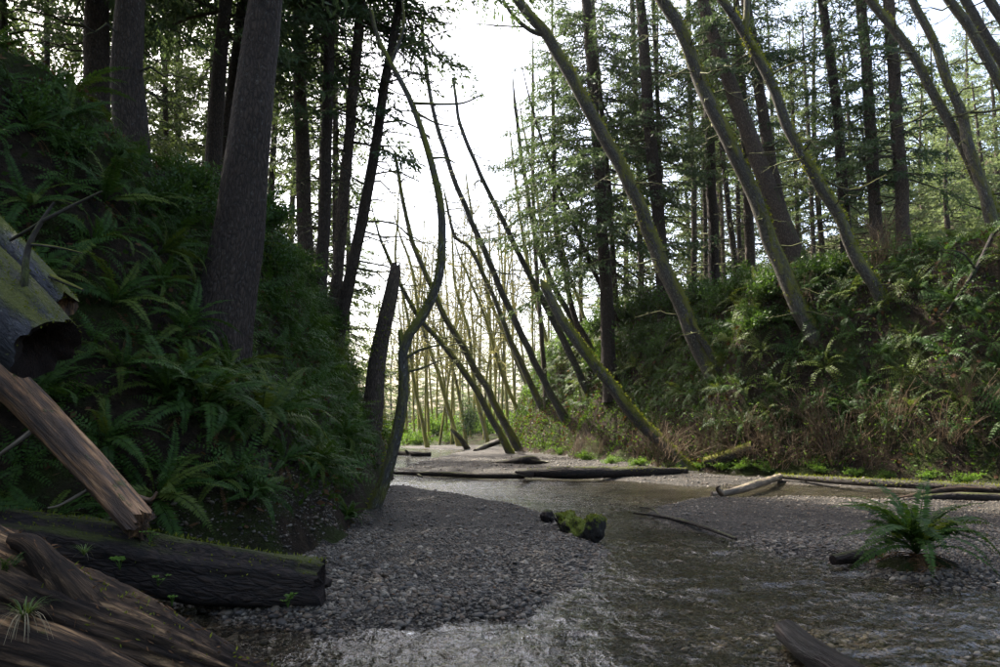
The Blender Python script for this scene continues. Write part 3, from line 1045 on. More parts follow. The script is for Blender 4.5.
def stem_tree(name, label, cat, pts, Y, w0, w1, mat, dY=0.0, top_h=0, sides=16, rough=0.15, ridge=0.09, flare=0.25, crown=None, dead=None,
              limbs=(), moss=0, group=None, jag=0.0, seed=1, straighten=0.5, twigmat=None, moss_u=(0, .8)):
    C, r = trunk_curve(pts, Y, dY, w0, w1, top_h, straighten, .25 if cat == 'conifer' else .8)
    base = C[0].copy()
    s = np.concatenate([[0], np.cumsum(np.linalg.norm(np.diff(C, axis=0), axis=1))])
    r2 = r * (1 + flare * np.exp(-s / (4 * r[0])))
    root = empty(name, base)
    tag(root, label, cat, group)
    mb = MB()
    tube(mb, C, r2, straight=True, sides=sides, rough=rough, ridge=ridge, seed=seed, jag=jag, rscale=2.2)
    T, _, _ = frames(C)
    trunk_o = link('trunk', mb.mesh('trunk', mat, origin=base), root)
    if dead:
        z0, z1, n, lm = dead[:4]
        side = dead[4] if len(dead) > 4 else None
        link('branches', dead_branches(C, r2, T, z0, z1, n, lm, seed + 3, twigmat or M['twig'], side, base), root)
    for crown in ([] if not crown else (crown if isinstance(crown, list) else [crown])):
        key, z, sc = crown[:3]
        p = np.array([np.interp(z, C[:, 2], C[:, k]) for k in range(3)])
        tv = np.array([np.interp(min(z + 4, C[-1, 2]), C[:, 2], T[:, k]) for k in range(3)])
        q = Vector((0, 0, 1)).rotation_difference(Vector(tv).lerp(Vector((0, 0, 1)), .5))
        e = (q @ Quaternion((0, 0, 1), seed * 1.7)).to_euler()
        link('crown', CROWN[key], root, tuple(p - base), e, (sc, sc, sc * (crown[3] if len(crown) > 3 else 1)))
    if len(limbs):
        for k, lb in enumerate(limbs):
            lp, lw0, lw1 = lb[0], lb[1], lb[2]
            u0 = lb[3] if len(lb) > 3 else 0.0
            W = np.array([P(x, y, Y + dY * .5 + u0 * j) for j, (x, y) in enumerate(lp)])
            rr = np.array([lw0, lw1]) / 2 * Y / FPX
            mb = MB()
            Cc, rc, Tc = tube(mb, W, rr, n=max(8, 3 * len(lp)), sides=7, rough=0.15, seed=seed + k)
            link('limb', mb.mesh('limb', mat, origin=base), root)
    if moss:
        link('moss', moss_tufts(C, r2, T, int(moss * 1.7), seed + 9, base, 0.105 if Y > 20 else 0.055, moss_u[0], moss_u[1], up=0.1), trunk_o)
    return root, C, r2


def zat(y, Y): return float(P(500, y, Y)[2])


CON, ALD = 'conifer', 'tree'
A = stem_tree
# ---- left bank
A('conifer_tree', 'broad dark trunk with a mossy edge, leftmost of the big left-bank trunks', CON, [(133, 232), (131, 150), (129, 70), (128, 0)], 13.2, 36, 29, M['bark'], top_h=26, sides=20, crown=('high0', 11.5, 1.0), dead=(7.2, 11, 10, 1.3), seed=11)
A('conifer_tree', 'dark rough trunk standing just behind the leftmost broad trunk', CON, [(98, 170), (97, 100), (97, 0)], 17.0, 27, 24, M['bark'], top_h=25, sides=16, crown=('high1', 12.0, .9), dead=(7.5, 13, 16, 1.8), seed=12)
A('conifer_tree', 'widest leaning trunk rising from the ferns on the left bank', CON, [(218, 345), (232, 270), (243, 185), (256, 85), (268, 0)], 11.0, 54, 33, M['bark'], top_h=27, sides=24, flare=.3, crown=('high2', 12.5, 1.0), dead=(8.0, 11.5, 5, .8), seed=13)
A('conifer_tree', 'slim dark trunk behind the widest leaning trunk, its left side', CON, [(213, 175), (218, 100), (226, 0)], 20.0, 17, 14, M['bark'], top_h=24, crown=('high0', 12.0, 1.0), dead=(8, 13, 16, 1.3), seed=14)
A('conifer_tree', 'thin dark trunk leaning close behind the widest leaning trunk', CON, [(224, 150), (234, 70), (242, 0)], 22.0, 11, 10, M['bark'], top_h=22, crown=('spruce', 14.5, .9), dead=(8, 14, 12, 1.2), seed=15)
A('conifer_tree', 'straight trunk with short dead twigs just right of the widest left trunk', CON, [(306, 262), (303, 170), (300, 80), (298, 0)], 24.0, 15.5, 12, M['bark_far'], top_h=27, crown=[('low0', 12.0, 1.0), ('spruce', 15.5, .9)], dead=(6, 14, 40, 1.5), seed=16)  # upper second crowns here and just below added to shade the stream
A('conifer_tree', 'straight dark trunk, second right of the widest left trunk', CON, [(320, 290), (325, 200), (328, 100), (330, 0)], 22.0, 13, 10.5, M['bark'], top_h=26, crown=[('low1', 12.5, .9), ('spruce', 14.5, .95)], dead=(5.5, 13.5, 34, 1.3), seed=17)
A('conifer_tree', 'brown conifer trunk leaning slightly right with mossy twigs at the bank end', CON, [(334, 305), (341, 222), (350, 130), (361, 0)], 23.0, 12.5, 10, M['bark_far'], top_h=26, crown=[('spray0', 10.0, 1.0), ('high1', 15.5, 1.0)], dead=(5, 15, 44, 1.6), seed=18)
A('conifer_tree', 'rightmost leaning conifer of the left bank with dead branches over the gap', CON, [(344, 305), (363, 217), (376, 140), (388, 67), (400, 0)], 22.5, 12.5, 8, M['bark'], top_h=24, crown=[('spray1', 10.0, 1.0), ('high2', 15.5, 1.0)], dead=(4.2, 14, 46, 1.9, 0.1), seed=19)
A('conifer_tree', 'very slim trunk between the two straight left-bank trunks', CON, [(336, 290), (335, 140), (337, 0)], 30.0, 6, 5, M['bark_far'], top_h=24, crown=('low0', 14, .7), dead=(7, 15, 24, 1.2), seed=20, sides=8)
A('conifer_tree', 'sunlit pale slim trunk between the two broadest left trunks', CON, [(167, 190), (165, 90), (164, 0)], 30.0, 6, 5, M['bark_far'], top_h=26, crown=('back0', 13, .6), dead=(9, 16, 18, 1.3), seed=21, sides=8)
A('conifer_tree', 'thin grey trunk right of the sunlit pale slim trunk', CON, [(178, 190), (178, 90), (178, 0)], 34.0, 6, 5, M['bark_far'], top_h=26, crown=('back1', 12, .6), dead=(9, 16, 18, 1.3), seed=22, sides=8)
A('conifer_tree', 'thin dark trunk near the top left corner', CON, [(47, 120), (47, 50), (46, 0)], 24.0, 6, 5, M['bark'], top_h=24, crown=('low1', 11, .8), dead=(8, 13, 18, 1.6), seed=23, sides=8)
A('conifer_tree', 'slender trunk at the left edge of the picture', CON, [(4, 110), (3, 50), (2, 0)], 20.0, 9, 8, M['bark'], top_h=24, crown=('low0', 10.5, .8), dead=(8, 12, 12, 1.6), seed=24, sides=8)

for k, (x_, y_, w_) in enumerate([(-10.5, 13, 'beyond the left edge, nearest'), (-13, 17.5, 'beyond the left edge, farther back'), (-9.5, 8, 'beside the camera on the left bank'), (-15, 11, 'deepest on the left terrace')]):  # unseen conifers added to keep direct sun off the left foreground
    z_ = H(x_, y_)
    rt = tag(empty('conifer_tree', (x_, y_, z_ - .3)), 'tall dark conifer added out of frame for shade, ' + w_, CON)
    mb = MB()
    tube(mb, np.array([(0, 0, 0), (.2, .1, 12), (.1, .3, 26)]), [.36, .28, .05], n=30, sides=14, rough=.08, ridge=.06, seed=k + 44)
    link('trunk', mb.mesh('trunk', M['bark']), rt)
    link('crown', CROWN['spruce'], rt, (0.1, 0.1, 6.5), (0, 0, k * 1.1), (.95, .95, 1.0))

# ---- middle
A('snag', 'broken dead trunk with jagged top and stub branches beside the stream', 'snag', [(366, 462), (372, 415), (381, 345), (389, 295), (395, 266)], 21.0, 22, 11, M['bark_far'], rough=.14, flare=.35, jag=.22, sides=16, dead=(2.6, 5.4, 9, .7, 0.0), moss=300, seed=31)
A('crooked_alder', 'crooked mossy alder with S-curved stem rooted on the gravel bar', 'alder', [(370, 516), (385, 480), (397, 432), (403, 388), (403, 345), (424, 312), (437, 280), (441, 248), (440, 205), (428, 152), (411, 102), (391, 63), (378, 36), (372, 10)], 14.0, 13, 4, M['alder'], top_h=0, sides=12, rough=.16, flare=.15, moss=900, seed=32,
  limbs=[([(406, 358), (420, 350), (443, 344)], 4, 1.5), ([(405, 372), (422, 368), (441, 360)], 3.5, 1.2), ([(404, 352), (401, 338), (400, 330)], 9, 5), ([(412, 103), (440, 104), (463, 103), (481, 95)], 3.5, 1.5, -.05), ([(415, 112), (436, 123), (456, 127)], 3, 1.2, .05), ([(433, 158), (445, 158), (455, 163)], 3, 1.5), ([(391, 63), (400, 40), (404, 18), (400, -10)], 4.5, 2), ([(402, 48), (425, 40), (450, 30), (500, 26)], 1.6, .7), ([(385, 48), (370, 40), (352, 44)], 2, .8)])
A('leaning_alder', 'lower of two crossing mossy alders leaning left over the far stream', 'alder', [(503, 440), (476, 390), (443, 345), (423, 322), (402, 288), (385, 250)], 46.0, 7, 3.5, M['alder'], top_h=15, sides=10, moss=500, seed=33, dead=(4, 14, 30, 2.6))
A('leaning_alder', 'upper of two crossing mossy alders leaning left over the far stream', 'alder', [(507, 428), (476, 370), (450, 326), (430, 286), (413, 246), (404, 205), (396, 160)], 50.0, 7.5, 3.5, M['alder'], top_h=20, sides=10, moss=400, seed=34, dead=(6, 19, 34, 2.8))
A('leaning_alder', 'thin alder with forked top leaning left in the bright gap', 'alder', [(530, 382), (508, 334), (490, 289), (470, 248), (455, 236), (446, 200)], 48.0, 6, 2.5, M['alder'], top_h=17, sides=8, seed=35, dead=(6, 16, 30, 2.8))
A('leaning_alder', 'long bare alder leaning left, tallest in the bright sky gap', 'alder', [(556, 402), (547, 385), (520, 332), (493, 272), (470, 218), (447, 157), (433, 110), (425, 60), (422, 25)], 44.0, 7.5, 3.5, M['alder_bare'], top_h=26, sides=10, seed=36, dead=(9, 25, 40, 2.6))
A('leaning_alder', 'bare alder leaning left with bent top right of the tallest gap alder', 'alder', [(592, 400), (563, 339), (540, 295), (520, 255), (503, 220), (480, 174), (461, 126), (457, 104), (453, 78)], 42.0, 7.5, 2.8, M['alder_bare'], top_h=0, sides=10, seed=37, dead=(7, 18, 30, 2.4))
A('leaning_alder', 'slim trunk leaning left just above the broken mossy pole', 'alder', [(585, 345), (567, 312), (543, 262), (532, 222), (522, 160), (516, 110)], 43.0, 6, 3.5, M['alder_bare'], top_h=22, sides=8, seed=38, dead=(10, 20, 20, 1.8))
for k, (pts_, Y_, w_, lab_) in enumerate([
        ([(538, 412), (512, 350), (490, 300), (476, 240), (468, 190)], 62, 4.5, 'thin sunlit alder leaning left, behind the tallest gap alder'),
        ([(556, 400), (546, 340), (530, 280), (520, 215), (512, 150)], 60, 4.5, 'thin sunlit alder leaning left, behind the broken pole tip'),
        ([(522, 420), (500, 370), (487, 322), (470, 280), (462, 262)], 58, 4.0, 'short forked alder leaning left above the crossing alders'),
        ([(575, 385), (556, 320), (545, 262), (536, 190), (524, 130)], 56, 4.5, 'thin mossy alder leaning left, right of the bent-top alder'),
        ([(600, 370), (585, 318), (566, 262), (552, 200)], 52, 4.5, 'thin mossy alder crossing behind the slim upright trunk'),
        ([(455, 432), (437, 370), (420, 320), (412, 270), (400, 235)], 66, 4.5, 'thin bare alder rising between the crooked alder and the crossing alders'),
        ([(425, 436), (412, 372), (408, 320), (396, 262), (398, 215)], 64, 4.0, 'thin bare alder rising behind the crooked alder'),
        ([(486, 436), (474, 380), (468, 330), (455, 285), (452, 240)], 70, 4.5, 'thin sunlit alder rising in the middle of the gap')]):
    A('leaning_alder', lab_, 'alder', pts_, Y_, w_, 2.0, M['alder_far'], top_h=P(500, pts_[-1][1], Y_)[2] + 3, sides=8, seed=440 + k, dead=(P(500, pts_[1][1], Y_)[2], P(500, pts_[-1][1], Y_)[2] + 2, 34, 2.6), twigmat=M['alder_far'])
A('slim_conifer', 'slim upright trunk left of the dark drooping spruce', CON, [(584, 335), (575, 318), (563, 265), (555, 222), (554, 150), (553, 84)], 41.0, 6, 4, M['bark_far'], top_h=28, sides=8, seed=39, crown=('spruce', 11.5, .78), dead=(9, 20, 30, 1.4))
A('slim_conifer', 'slim leaning trunk meeting the first straight right-bank trunk', CON, [(606, 296), (590, 262), (573, 222), (556, 180), (545, 150)], 40.0, 5, 3, M['bark'], top_h=22, sides=8, seed=40, dead=(10, 20, 20, 1.2))
A('slim_conifer', 'thin straight sunlit trunk in front of the dark drooping foliage', CON, [(541, 330), (536, 260), (533, 180), (533, 95)], 47.0, 4.5, 3.5, M['bark_far'], top_h=27, sides=8, seed=41, crown=('spray1', 15, .8), dead=(9, 22, 24, 1.2))
A('broken_pole', 'broken mossy pole leaning left from the right bank foot', 'snag', [(688, 470), (653, 435), (607, 382), (573, 335), (552, 302), (541, 284)], 28.4, 12.5, 9, M['alder'], dY=1.5, jag=.35, rough=.14, sides=12, flare=.1, moss=900, seed=42)

# ---- right bank, mossy leaners
A('mossy_alder', 'mossy leaning trunk arching over the gap, left of the leaning right-bank alders', 'alder', [(724, 396), (703, 355), (686, 315), (666, 272), (644, 220), (623, 170), (600, 130), (573, 80), (547, 37), (530, 17), (512, -6)], 30.5, 17, 10, M['alder'], top_h=20, sides=14, rough=.14, moss=1400, seed=51, straighten=.1, moss_u=(0, 1), limbs=[([(549, 36), (530, 30), (512, 14), (500, -6)], 6, 3), ([(528, 27), (505, 26), (470, 23)], 2.2, 1)], dead=(5, 17, 26, 2.0))
A('mossy_alder', 'slender mossy stem hugging the foot of the arching mossy trunk', 'alder', [(731, 388), (716, 362), (702, 338), (692, 318)], 30.2, 9, 5, M['alder'], sides=10, moss=250, seed=52)
A('mossy_alder', 'thickest mossy leaning alder rising from the brown thicket', 'alder', [(850, 414), (836, 389), (816, 349), (799, 309), (779, 262), (761, 220), (736, 153), (709, 97), (686, 43), (666, 7), (655, -15)], 27.0, 18, 12, M['alder'], top_h=22, sides=16, rough=.13, moss=1500, seed=53, straighten=.2, limbs=[([(800, 318), (830, 330), (850, 345), (868, 372)], 4, 2), ([(858, 360), (868, 330), (876, 312)], 3, 1.5)], dead=(4.5, 17, 28, 1.8))
A('leaning_conifer', 'brown leaning conifer right beside the thickest mossy alder', CON, [(797, 262), (781, 222), (753, 143), (736, 100), (716, 43), (702, 0)], 33.0, 19, 12, M['bark_far'], top_h=28, sides=16, seed=54, crown=('high1', 17, .9), dead=(11, 20, 30, 1.9))
A('leaning_conifer', 'brown trunk crossing behind the brown leaning conifer', CON, [(792, 250), (776, 187), (766, 133), (756, 67), (746, 0)], 35.0, 13, 11, M['bark_far'], top_h=28, sides=12, seed=55, crown=('high2', 18, .85), dead=(11, 21, 30, 1.8))
A('mossy_alder', 'bright-mossed alder with knobbly stem leaning over the fern bank', 'alder', [(918, 396), (906, 362), (893, 329), (876, 289), (856, 255), (836, 213), (809, 167), (786, 117), (766, 70), (743, 30), (721, 0)], 25.5, 13.5, 9.5, M['alder'], top_h=19, sides=14, rough=.2, moss=1600, seed=56, straighten=.2, limbs=[([(745, 33), (747, 10), (746, -15)], 8, 5), ([(812, 172), (850, 190), (886, 175)], 3, 1.2), ([(770, 75), (800, 62), (830, 70)], 2.5, 1), ([(905, 362), (920, 352), (928, 338)], 4, 2)], dead=(5, 16, 28, 1.7))
A('mossy_alder', 'mossy alder leaning left at the right edge above the ferns', 'alder', [(1010, 250), (1000, 222), (976, 170), (956, 133), (936, 97), (906, 47), (873, 3)], 26.5, 11.5, 9, M['alder'], top_h=21, sides=12, moss=900, seed=57, limbs=[([(965, 112), (985, 112), (1005, 108)], 4, 2), ([(940, 105), (915, 120), (895, 128)], 3, 1.2)], dead=(9, 18, 26, 1.8))
A('mossy_alder', 'dark bent alder joining the right edge alder halfway up', 'alder', [(974, 165), (966, 140), (963, 117), (956, 97), (939, 57), (912, 0)], 26.0, 11, 8, M['alder'], top_h=20, sides=10, moss=300, seed=58, dead=(10, 18, 12, 1.8))
A('mossy_alder', 'dark leaning trunk crossing the top right corner', 'alder', [(1040, 160), (1000, 83), (973, 33), (943, -10)], 27.0, 11, 9, M['alder'], top_h=20, sides=10, moss=400, seed=59, dead=(11, 19, 12, 2.0))
A('mossy_alder', 'pale leaning trunk in the top right corner', 'alder', [(1040, 120), (996, 52), (966, 0)], 29.0, 11, 9, M['alder_bare'], top_h=21, sides=10, seed=60, dead=(13, 20, 10, 2.0))
A('mossy_alder', 'outermost pale trunk leaning out of the top right corner', 'alder', [(1050, 100), (1015, 40), (990, 0)], 28.0, 12, 10, M['alder_bare'], top_h=21, sides=10, seed=61, dead=(13, 20, 10, 2.0))

# ---- right bank, upright conifers
RC = [
    ('dark straight trunk of the drooping spruce, first on the right bank', [(606, 300), (602, 222), (596, 133), (589, 37), (586, 0)], 38, 13, 10, 'bark', ('spruce', 9.5, 1.0)),
    ('slim trunk close right of the drooping spruce trunk', [(615, 290), (609, 190), (597, 67), (592, 0)], 41, 6, 5, 'bark', ('low1', 15, .8)),
    ('thin pale trunk between the drooping spruce and the dark forked trunk', [(641, 290), (639, 190), (635, 83), (632, 0)], 46, 6, 5, 'bark_far', ('back2', 14, .7)),
    ('dark trunk standing behind the arching mossy trunk', [(664, 285), (658, 210), (650, 133), (643, 27), (640, 0)], 36, 14, 10, 'bark', ('low0', 13, 1.05)),
    ('slim trunk tight beside the dark trunk behind the arching mossy trunk', [(668, 280), (661, 190), (655, 40), (653, 0)], 39, 5, 4, 'bark', ('low1', 16, .7)),
    ('slim pale pole of the middle row, leftmost', [(694, 285), (694, 180), (690, 90), (688, 0)], 44, 6, 5, 'bark_far', ('spray1', 17, .9)),
    ('thin dark pole of the middle row, second from left', [(706, 285), (705, 200), (703, 100), (702, 0)], 47, 5, 4, 'bark', ('back0', 17, .6)),
    ('stout straight trunk in the middle of the slim poles', [(714, 280), (712, 200), (709, 110), (706, 0)], 38, 11, 9, 'bark', ('low0', 14, .9)),
    ('thin pole just right of the stout straight trunk', [(724, 275), (721, 200), (716, 100)], 50, 4.5, 4, 'bark_far', ('back1', 18, .6)),
    ('slim dark pole leaning left behind the thickest mossy alder', [(736, 272), (730, 220), (722, 150), (716, 80)], 43, 6.5, 5, 'bark', ('spray0', 18, .8)),
    ('thin straight pole left of the reddish straight trunk', [(740, 270), (738, 200), (735, 100)], 48, 5, 4, 'bark', ('back2', 18, .6)),
    ('reddish straight trunk seen below the thickest mossy alder', [(751, 275), (749, 220), (746, 150), (740, 60)], 37, 10, 9, 'bark_far', ('low1', 15, .9)),
    ('pale thin far pole right of the brown leaning conifer', [(798, 250), (796, 180), (792, 90)], 52, 4, 3.5, 'bark_far', ('back0', 18, .6)),
    ('pale far pole between the knobbly alder and the brown leaning conifer', [(813, 240), (811, 180), (806, 90)], 50, 5, 4, 'bark_far', ('back1', 17, .6)),
    ('slim upright trunk behind the knobbly mossy alder', [(846, 240), (842, 180), (836, 100), (822, 0)], 33, 11, 9, 'bark', ('low0', 12, .9)),
    ('pale straight conifer left of the twin upright trunks', [(877, 235), (873, 160), (867, 70), (861, 0)], 32, 12, 10, 'bark_far', ('low1', 12, .9)),
    ('brown straight conifer right of the pale straight one', [(903, 230), (899, 150), (894, 70), (888, 0)], 31, 13, 11, 'bark_far', ('low0', 11.5, .95)),
]
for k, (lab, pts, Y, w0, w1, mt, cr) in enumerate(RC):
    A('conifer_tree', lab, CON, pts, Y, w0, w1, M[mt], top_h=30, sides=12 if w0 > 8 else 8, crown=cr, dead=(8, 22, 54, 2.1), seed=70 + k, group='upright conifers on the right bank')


# ---- background forest on the terraces and the far hill
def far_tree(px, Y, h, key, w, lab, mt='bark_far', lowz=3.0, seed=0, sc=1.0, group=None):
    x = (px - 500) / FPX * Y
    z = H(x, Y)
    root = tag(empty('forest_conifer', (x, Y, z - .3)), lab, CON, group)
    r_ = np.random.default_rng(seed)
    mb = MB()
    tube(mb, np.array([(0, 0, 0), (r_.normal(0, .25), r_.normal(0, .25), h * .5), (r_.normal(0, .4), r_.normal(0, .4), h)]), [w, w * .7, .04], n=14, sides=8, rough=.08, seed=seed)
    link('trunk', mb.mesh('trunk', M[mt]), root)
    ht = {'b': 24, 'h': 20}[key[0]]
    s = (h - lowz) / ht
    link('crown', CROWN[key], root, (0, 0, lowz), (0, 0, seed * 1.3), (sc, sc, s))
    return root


LB = [(20, 34, 27), (62, 40, 28), (118, 36, 27), (150, 44, 30), (190, 40, 26), (222, 48, 28), (262, 38, 27), (286, 46, 29), (318, 42, 27), (346, 52, 26), (-40, 28, 26), (78, 27, 24), (205, 31, 25)]
LW = ['at the far left edge', 'behind the thin dark corner trunk', 'behind the leftmost broad trunk', 'right of the leftmost broad trunk', 'behind the pale slim trunks', 'left of the widest leaning trunk', 'hidden behind the widest leaning trunk', 'right of the widest leaning trunk', 'behind the straight dark left trunks', 'farthest right among the left-bank firs', 'just outside the left edge', 'behind the pair of broad left trunks', 'behind the slim dark left trunk']
for k, ((px, Y, h), w_) in enumerate(zip(LB, LW)):
    far_tree(px, Y, h, 'back%d' % (k % 3), .22, 'green background conifer on the left terrace ' + w_, lowz=3 + (k % 3) * 1.5, seed=200 + k, sc=.95, group='background conifers of the left terrace')
RB = [(628, 60, 27), (668, 54, 28), (690, 66, 29), (722, 58, 28), (748, 70, 30), (775, 56, 28), (806, 64, 29), (832, 52, 27), (858, 60, 28), (612, 72, 26), (705, 80, 30), (790, 84, 30), (585, 66, 24)]
RW = ['right of the drooping spruce', 'behind the dark trunk', 'behind the slim pale pole', 'behind the stout middle trunk', 'deep behind the middle poles', 'behind the brown leaning conifer', 'behind the pale far poles', 'behind the knobbly alder', 'left of the twin straight conifers', 'far behind the drooping spruce', 'farthest behind the middle poles', 'farthest behind the leaning conifer', 'leftmost on the terrace beside the sky gap']
for k, ((px, Y, h), w_) in enumerate(zip(RB, RW)):
    far_tree(px, Y, h, 'back%d' % ((k + 1) % 3), .24, 'green background conifer of the right terrace, ' + w_, lowz=2.5 + (k % 4) * 1.3, seed=230 + k, sc=1.0, group='background conifers of the right terrace')
HB = [(868, 62, 19), (888, 74, 20), (905, 58, 17), (922, 80, 21), (936, 64, 18), (955, 76, 20), (972, 60, 17), (990, 84, 21), (1012, 66, 19), (900, 92, 22), (945, 96, 22), (985, 100, 22), (1040, 78, 20), (880, 50, 14), (1000, 52, 14), (965, 48, 12)]
HW = ['lowest left', 'above the brown straight conifer', 'just right of the brown straight conifer', 'in the upper middle', 'in the lower middle', 'behind the bent dark alder', 'above the right edge ferns', 'high at the right', 'cut by the right edge', 'highest left', 'highest middle', 'highest right', 'outermost right', 'small, nearest left', 'small, nearest right', 'small, nearest middle']
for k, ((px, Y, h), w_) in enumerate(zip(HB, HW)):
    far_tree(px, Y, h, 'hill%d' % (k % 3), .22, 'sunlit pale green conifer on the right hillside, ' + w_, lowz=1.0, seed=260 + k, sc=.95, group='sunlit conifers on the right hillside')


FB = [(372, 120, 15), (392, 135, 17), (410, 150, 18), (428, 128, 15), (447, 142, 17), (463, 160, 20), (480, 132, 16), (498, 150, 19), (515, 126, 17), (534, 140, 19), (552, 122, 18), (572, 132, 20), (350, 110, 14), (330, 126, 17)]
for k, ((px, Y, h), w_) in enumerate(zip(FB, ['behind the snag', 'just left of the crooked alder', 'just right of the crooked alder', 'third from the snag', 'left of the burled alder', 'behind the burled alder', 'right of the burled alder', 'under the crossing alders', 'at the right bank end', 'over the right bank end', 'above the broken pole tip', 'rightmost', 'left of the snag', 'leftmost, behind the bank-end trunks'])):
    far_tree(px, Y, h, 'hill%d' % (k % 3), .2, 'pale distant conifer beyond the alder grove, ' + w_, lowz=.5, seed=290 + k, sc=1.1, group='pale distant conifers beyond the grove')


# ---- bare mossy alder grove at the far end
def bare_alder(px, Y, h, w, lean, seed, lab, fork=True):
    x = (px - 500) / FPX * Y
    z = H(x, Y)
    r_ = np.random.default_rng(seed)
    lean = lean + r_.normal(-.8, 1.8)
    h = h * r_.uniform(1.2, 1.75)
    root = tag(empty('grove_alder', (x, Y, z - .2)), lab, 'alder', 'bare alders of the far grove')
    c = np.array([(0, 0, 0), (lean * .25 + r_.normal(0, .15), 0, h * .3), (lean * .55 + r_.normal(0, .3), r_.normal(0, .3), h * .6), (lean + r_.normal(0, .4), r_.normal(0, .4), h)])
    mb = MB()
    w *= 1.15
    C, r, T = tube(mb, c, [w, w * .8, w * .55, .03], n=24, sides=8, rough=.16, seed=seed)
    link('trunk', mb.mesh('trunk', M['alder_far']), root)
    if r_.random() < .75:
        k0 = int(r_.uniform(.25, .5) * len(C))
        sg = r_.choice([-1, 1])
        mb = MB()
        tube(mb, np.array([C[k0 - 1], C[k0] + np.array([sg * .25, 0, h * .06]), C[k0] + np.array([sg * r_.uniform(.6, 1.4), r_.normal(0, .4), h * .2]), C[k0] + np.array([sg * r_.uniform(1.0, 2.6), r_.normal(0, .6), h * .45])]), [w * .55, w * .5, w * .35, .02], n=14, sides=7, rough=.16, seed=seed + 1)
        link('limb', mb.mesh('limb', M['alder_far']), root)
    mb = MB()
    cat_b, cat_d = [], []
    for i in range(20):
        u = r_.uniform(.28, .97)
        k = int(u * (len(C) - 1))
        az = r_.uniform(0, 6.28)
        L = h * .24 * (1.1 - u) + .6
        d = np.array([math.cos(az), math.sin(az), r_.uniform(.5, 1.3)])
        d /= np.linalg.norm(d)
        q = C[k]
        pts = np.array([q, q + d * L * .5 + r_.normal(0, .12, 3), q + d * L + np.array([0, 0, .25 * L])])
        tube(mb, pts, [max(w * .30, .04), .018], n=6, sides=4, cap0=False, cap1=False)
        for j in range(5):
            v = r_.uniform(.2, 1)
            s = pts[0] * (1 - v) + pts[2] * v
            e = d * .5 + r_.normal(0, .6, 3)
            l2 = L * r_.uniform(.2, .5)
            tube(mb, np.array([s, s + e * l2 * .6 + r_.normal(0, .05, 3), s + e * l2]), [.022, .012], straight=True, sides=3, cap0=False, cap1=False)
            for g in range(6):
                cat_b.append(s + e * l2 * r_.random() + r_.normal(0, .08, 3))
                cat_d.append(r_.normal(0, .5, 3) + np.array([0, 0, -.6]))
    link('branches', mb.mesh('branches', M['alder_far']), root)
    mb = MB()
    dd = np.array(cat_d); dd /= np.linalg.norm(dd, axis=1)[:, None]
    rhombs(mb, np.array(cat_b), dd, r_.uniform(.08, .2, len(dd)), .04, seed=seed)
    link('catkins', mb.mesh('catkins', M['bud'], smooth=False), root)
    return root


GW = [(408, 78, 13, .12, .5), (415, 92, 15, .11, .2), (421, 84, 17, .15, .4), (430, 88, 18, .16, .8), (434, 100, 17, .12, 0), (440, 80, 16, .12, 1.0), (448, 90, 17, .13, .3), (455, 105, 18, .14, -.5), (461, 96, 18, .12, -1.0), (467, 76, 15, .17, .4), (474, 94, 18, .15, -.3), (481, 108, 20, .14, -.6), (489, 92, 20, .18, -.4), (497, 104, 20, .14, -.2), (508, 88, 19, .17, .3), (516, 100, 20, .14, -1.5), (524, 84, 18, .13, -2.0), (531, 96, 20, .14, -1.8), (540, 90, 20, .14, -2.4), (550, 84, 19, .13, -2.4), (398, 96, 13, .12, .6), (388, 88, 12, .10, .8), (445, 112, 18, .12, .2), (412, 112, 15, .12, .4), (562, 92, 20, .13, -2.6), (404, 82, 14, .12, 1.4), (426, 78, 15, .10, -.6), (452, 82, 16, .11, 1.2), (471, 84, 17, .10, -1.6), (484, 80, 17, .12, 1.0), (501, 80, 18, .11, -1.2), (493, 98, 20, .12, 1.8), (437, 94, 17, .12, 1.4)]
GL = ['directly right of the crooked alder', 'paired close behind the crooked alder', 'third from the crooked alder', 'thick, near its left end', 'thin, behind the thick left stem', 'upright, left of the middle', 'just left of the dark-burled stem', 'far back, left of the middle', 'behind the dark-burled stem', 'with a dark leafy burl', 'right of the dark-burled stem', 'farthest back in the middle', 'thick and tall beneath the crossing alders', 'far back under the leaning alders', 'thick and tall beside the right bank end', 'tall at the right bank end', 'thin, against the bank end', 'tall behind the bank end', 'rising over the right bank end', 'rising above the broken mossy pole', 'seen between snag and crooked alder', 'seen just left of the crooked alder', 'farthest back left of the middle', 'farthest back at its left end', 'rightmost, above the bank crest bushes', 'nearest beside the crooked alder', 'slim, in front of the thick left stem', 'slim, before the middle', 'slim, close right of the dark burl', 'slim, under the crossing alders', 'slim, near the bank end', 'far back in the middle', 'far back behind the left stems']
for k, ((px, Y, h, w, ln), w_) in enumerate(zip(GW, GL)):
    rt = bare_alder(px, Y, h, w, ln, 300 + k, 'bare mossy alder of the far sunlit grove, ' + w_)
    if px == 467:
        mb = MB()
        r_ = np.random.default_rng(4)
        c = r_.normal(0, 1, (900, 3)) * np.array([.45, .45, .75]) + np.array([.2, 0, 2.7])
        d = r_.normal(0, 1, (900, 3)); d /= np.linalg.norm(d, axis=1)[:, None]
        rhombs(mb, c, d, .28, .12)
        link('burl', mb.mesh('burl', M['needle'], smooth=False), rt)


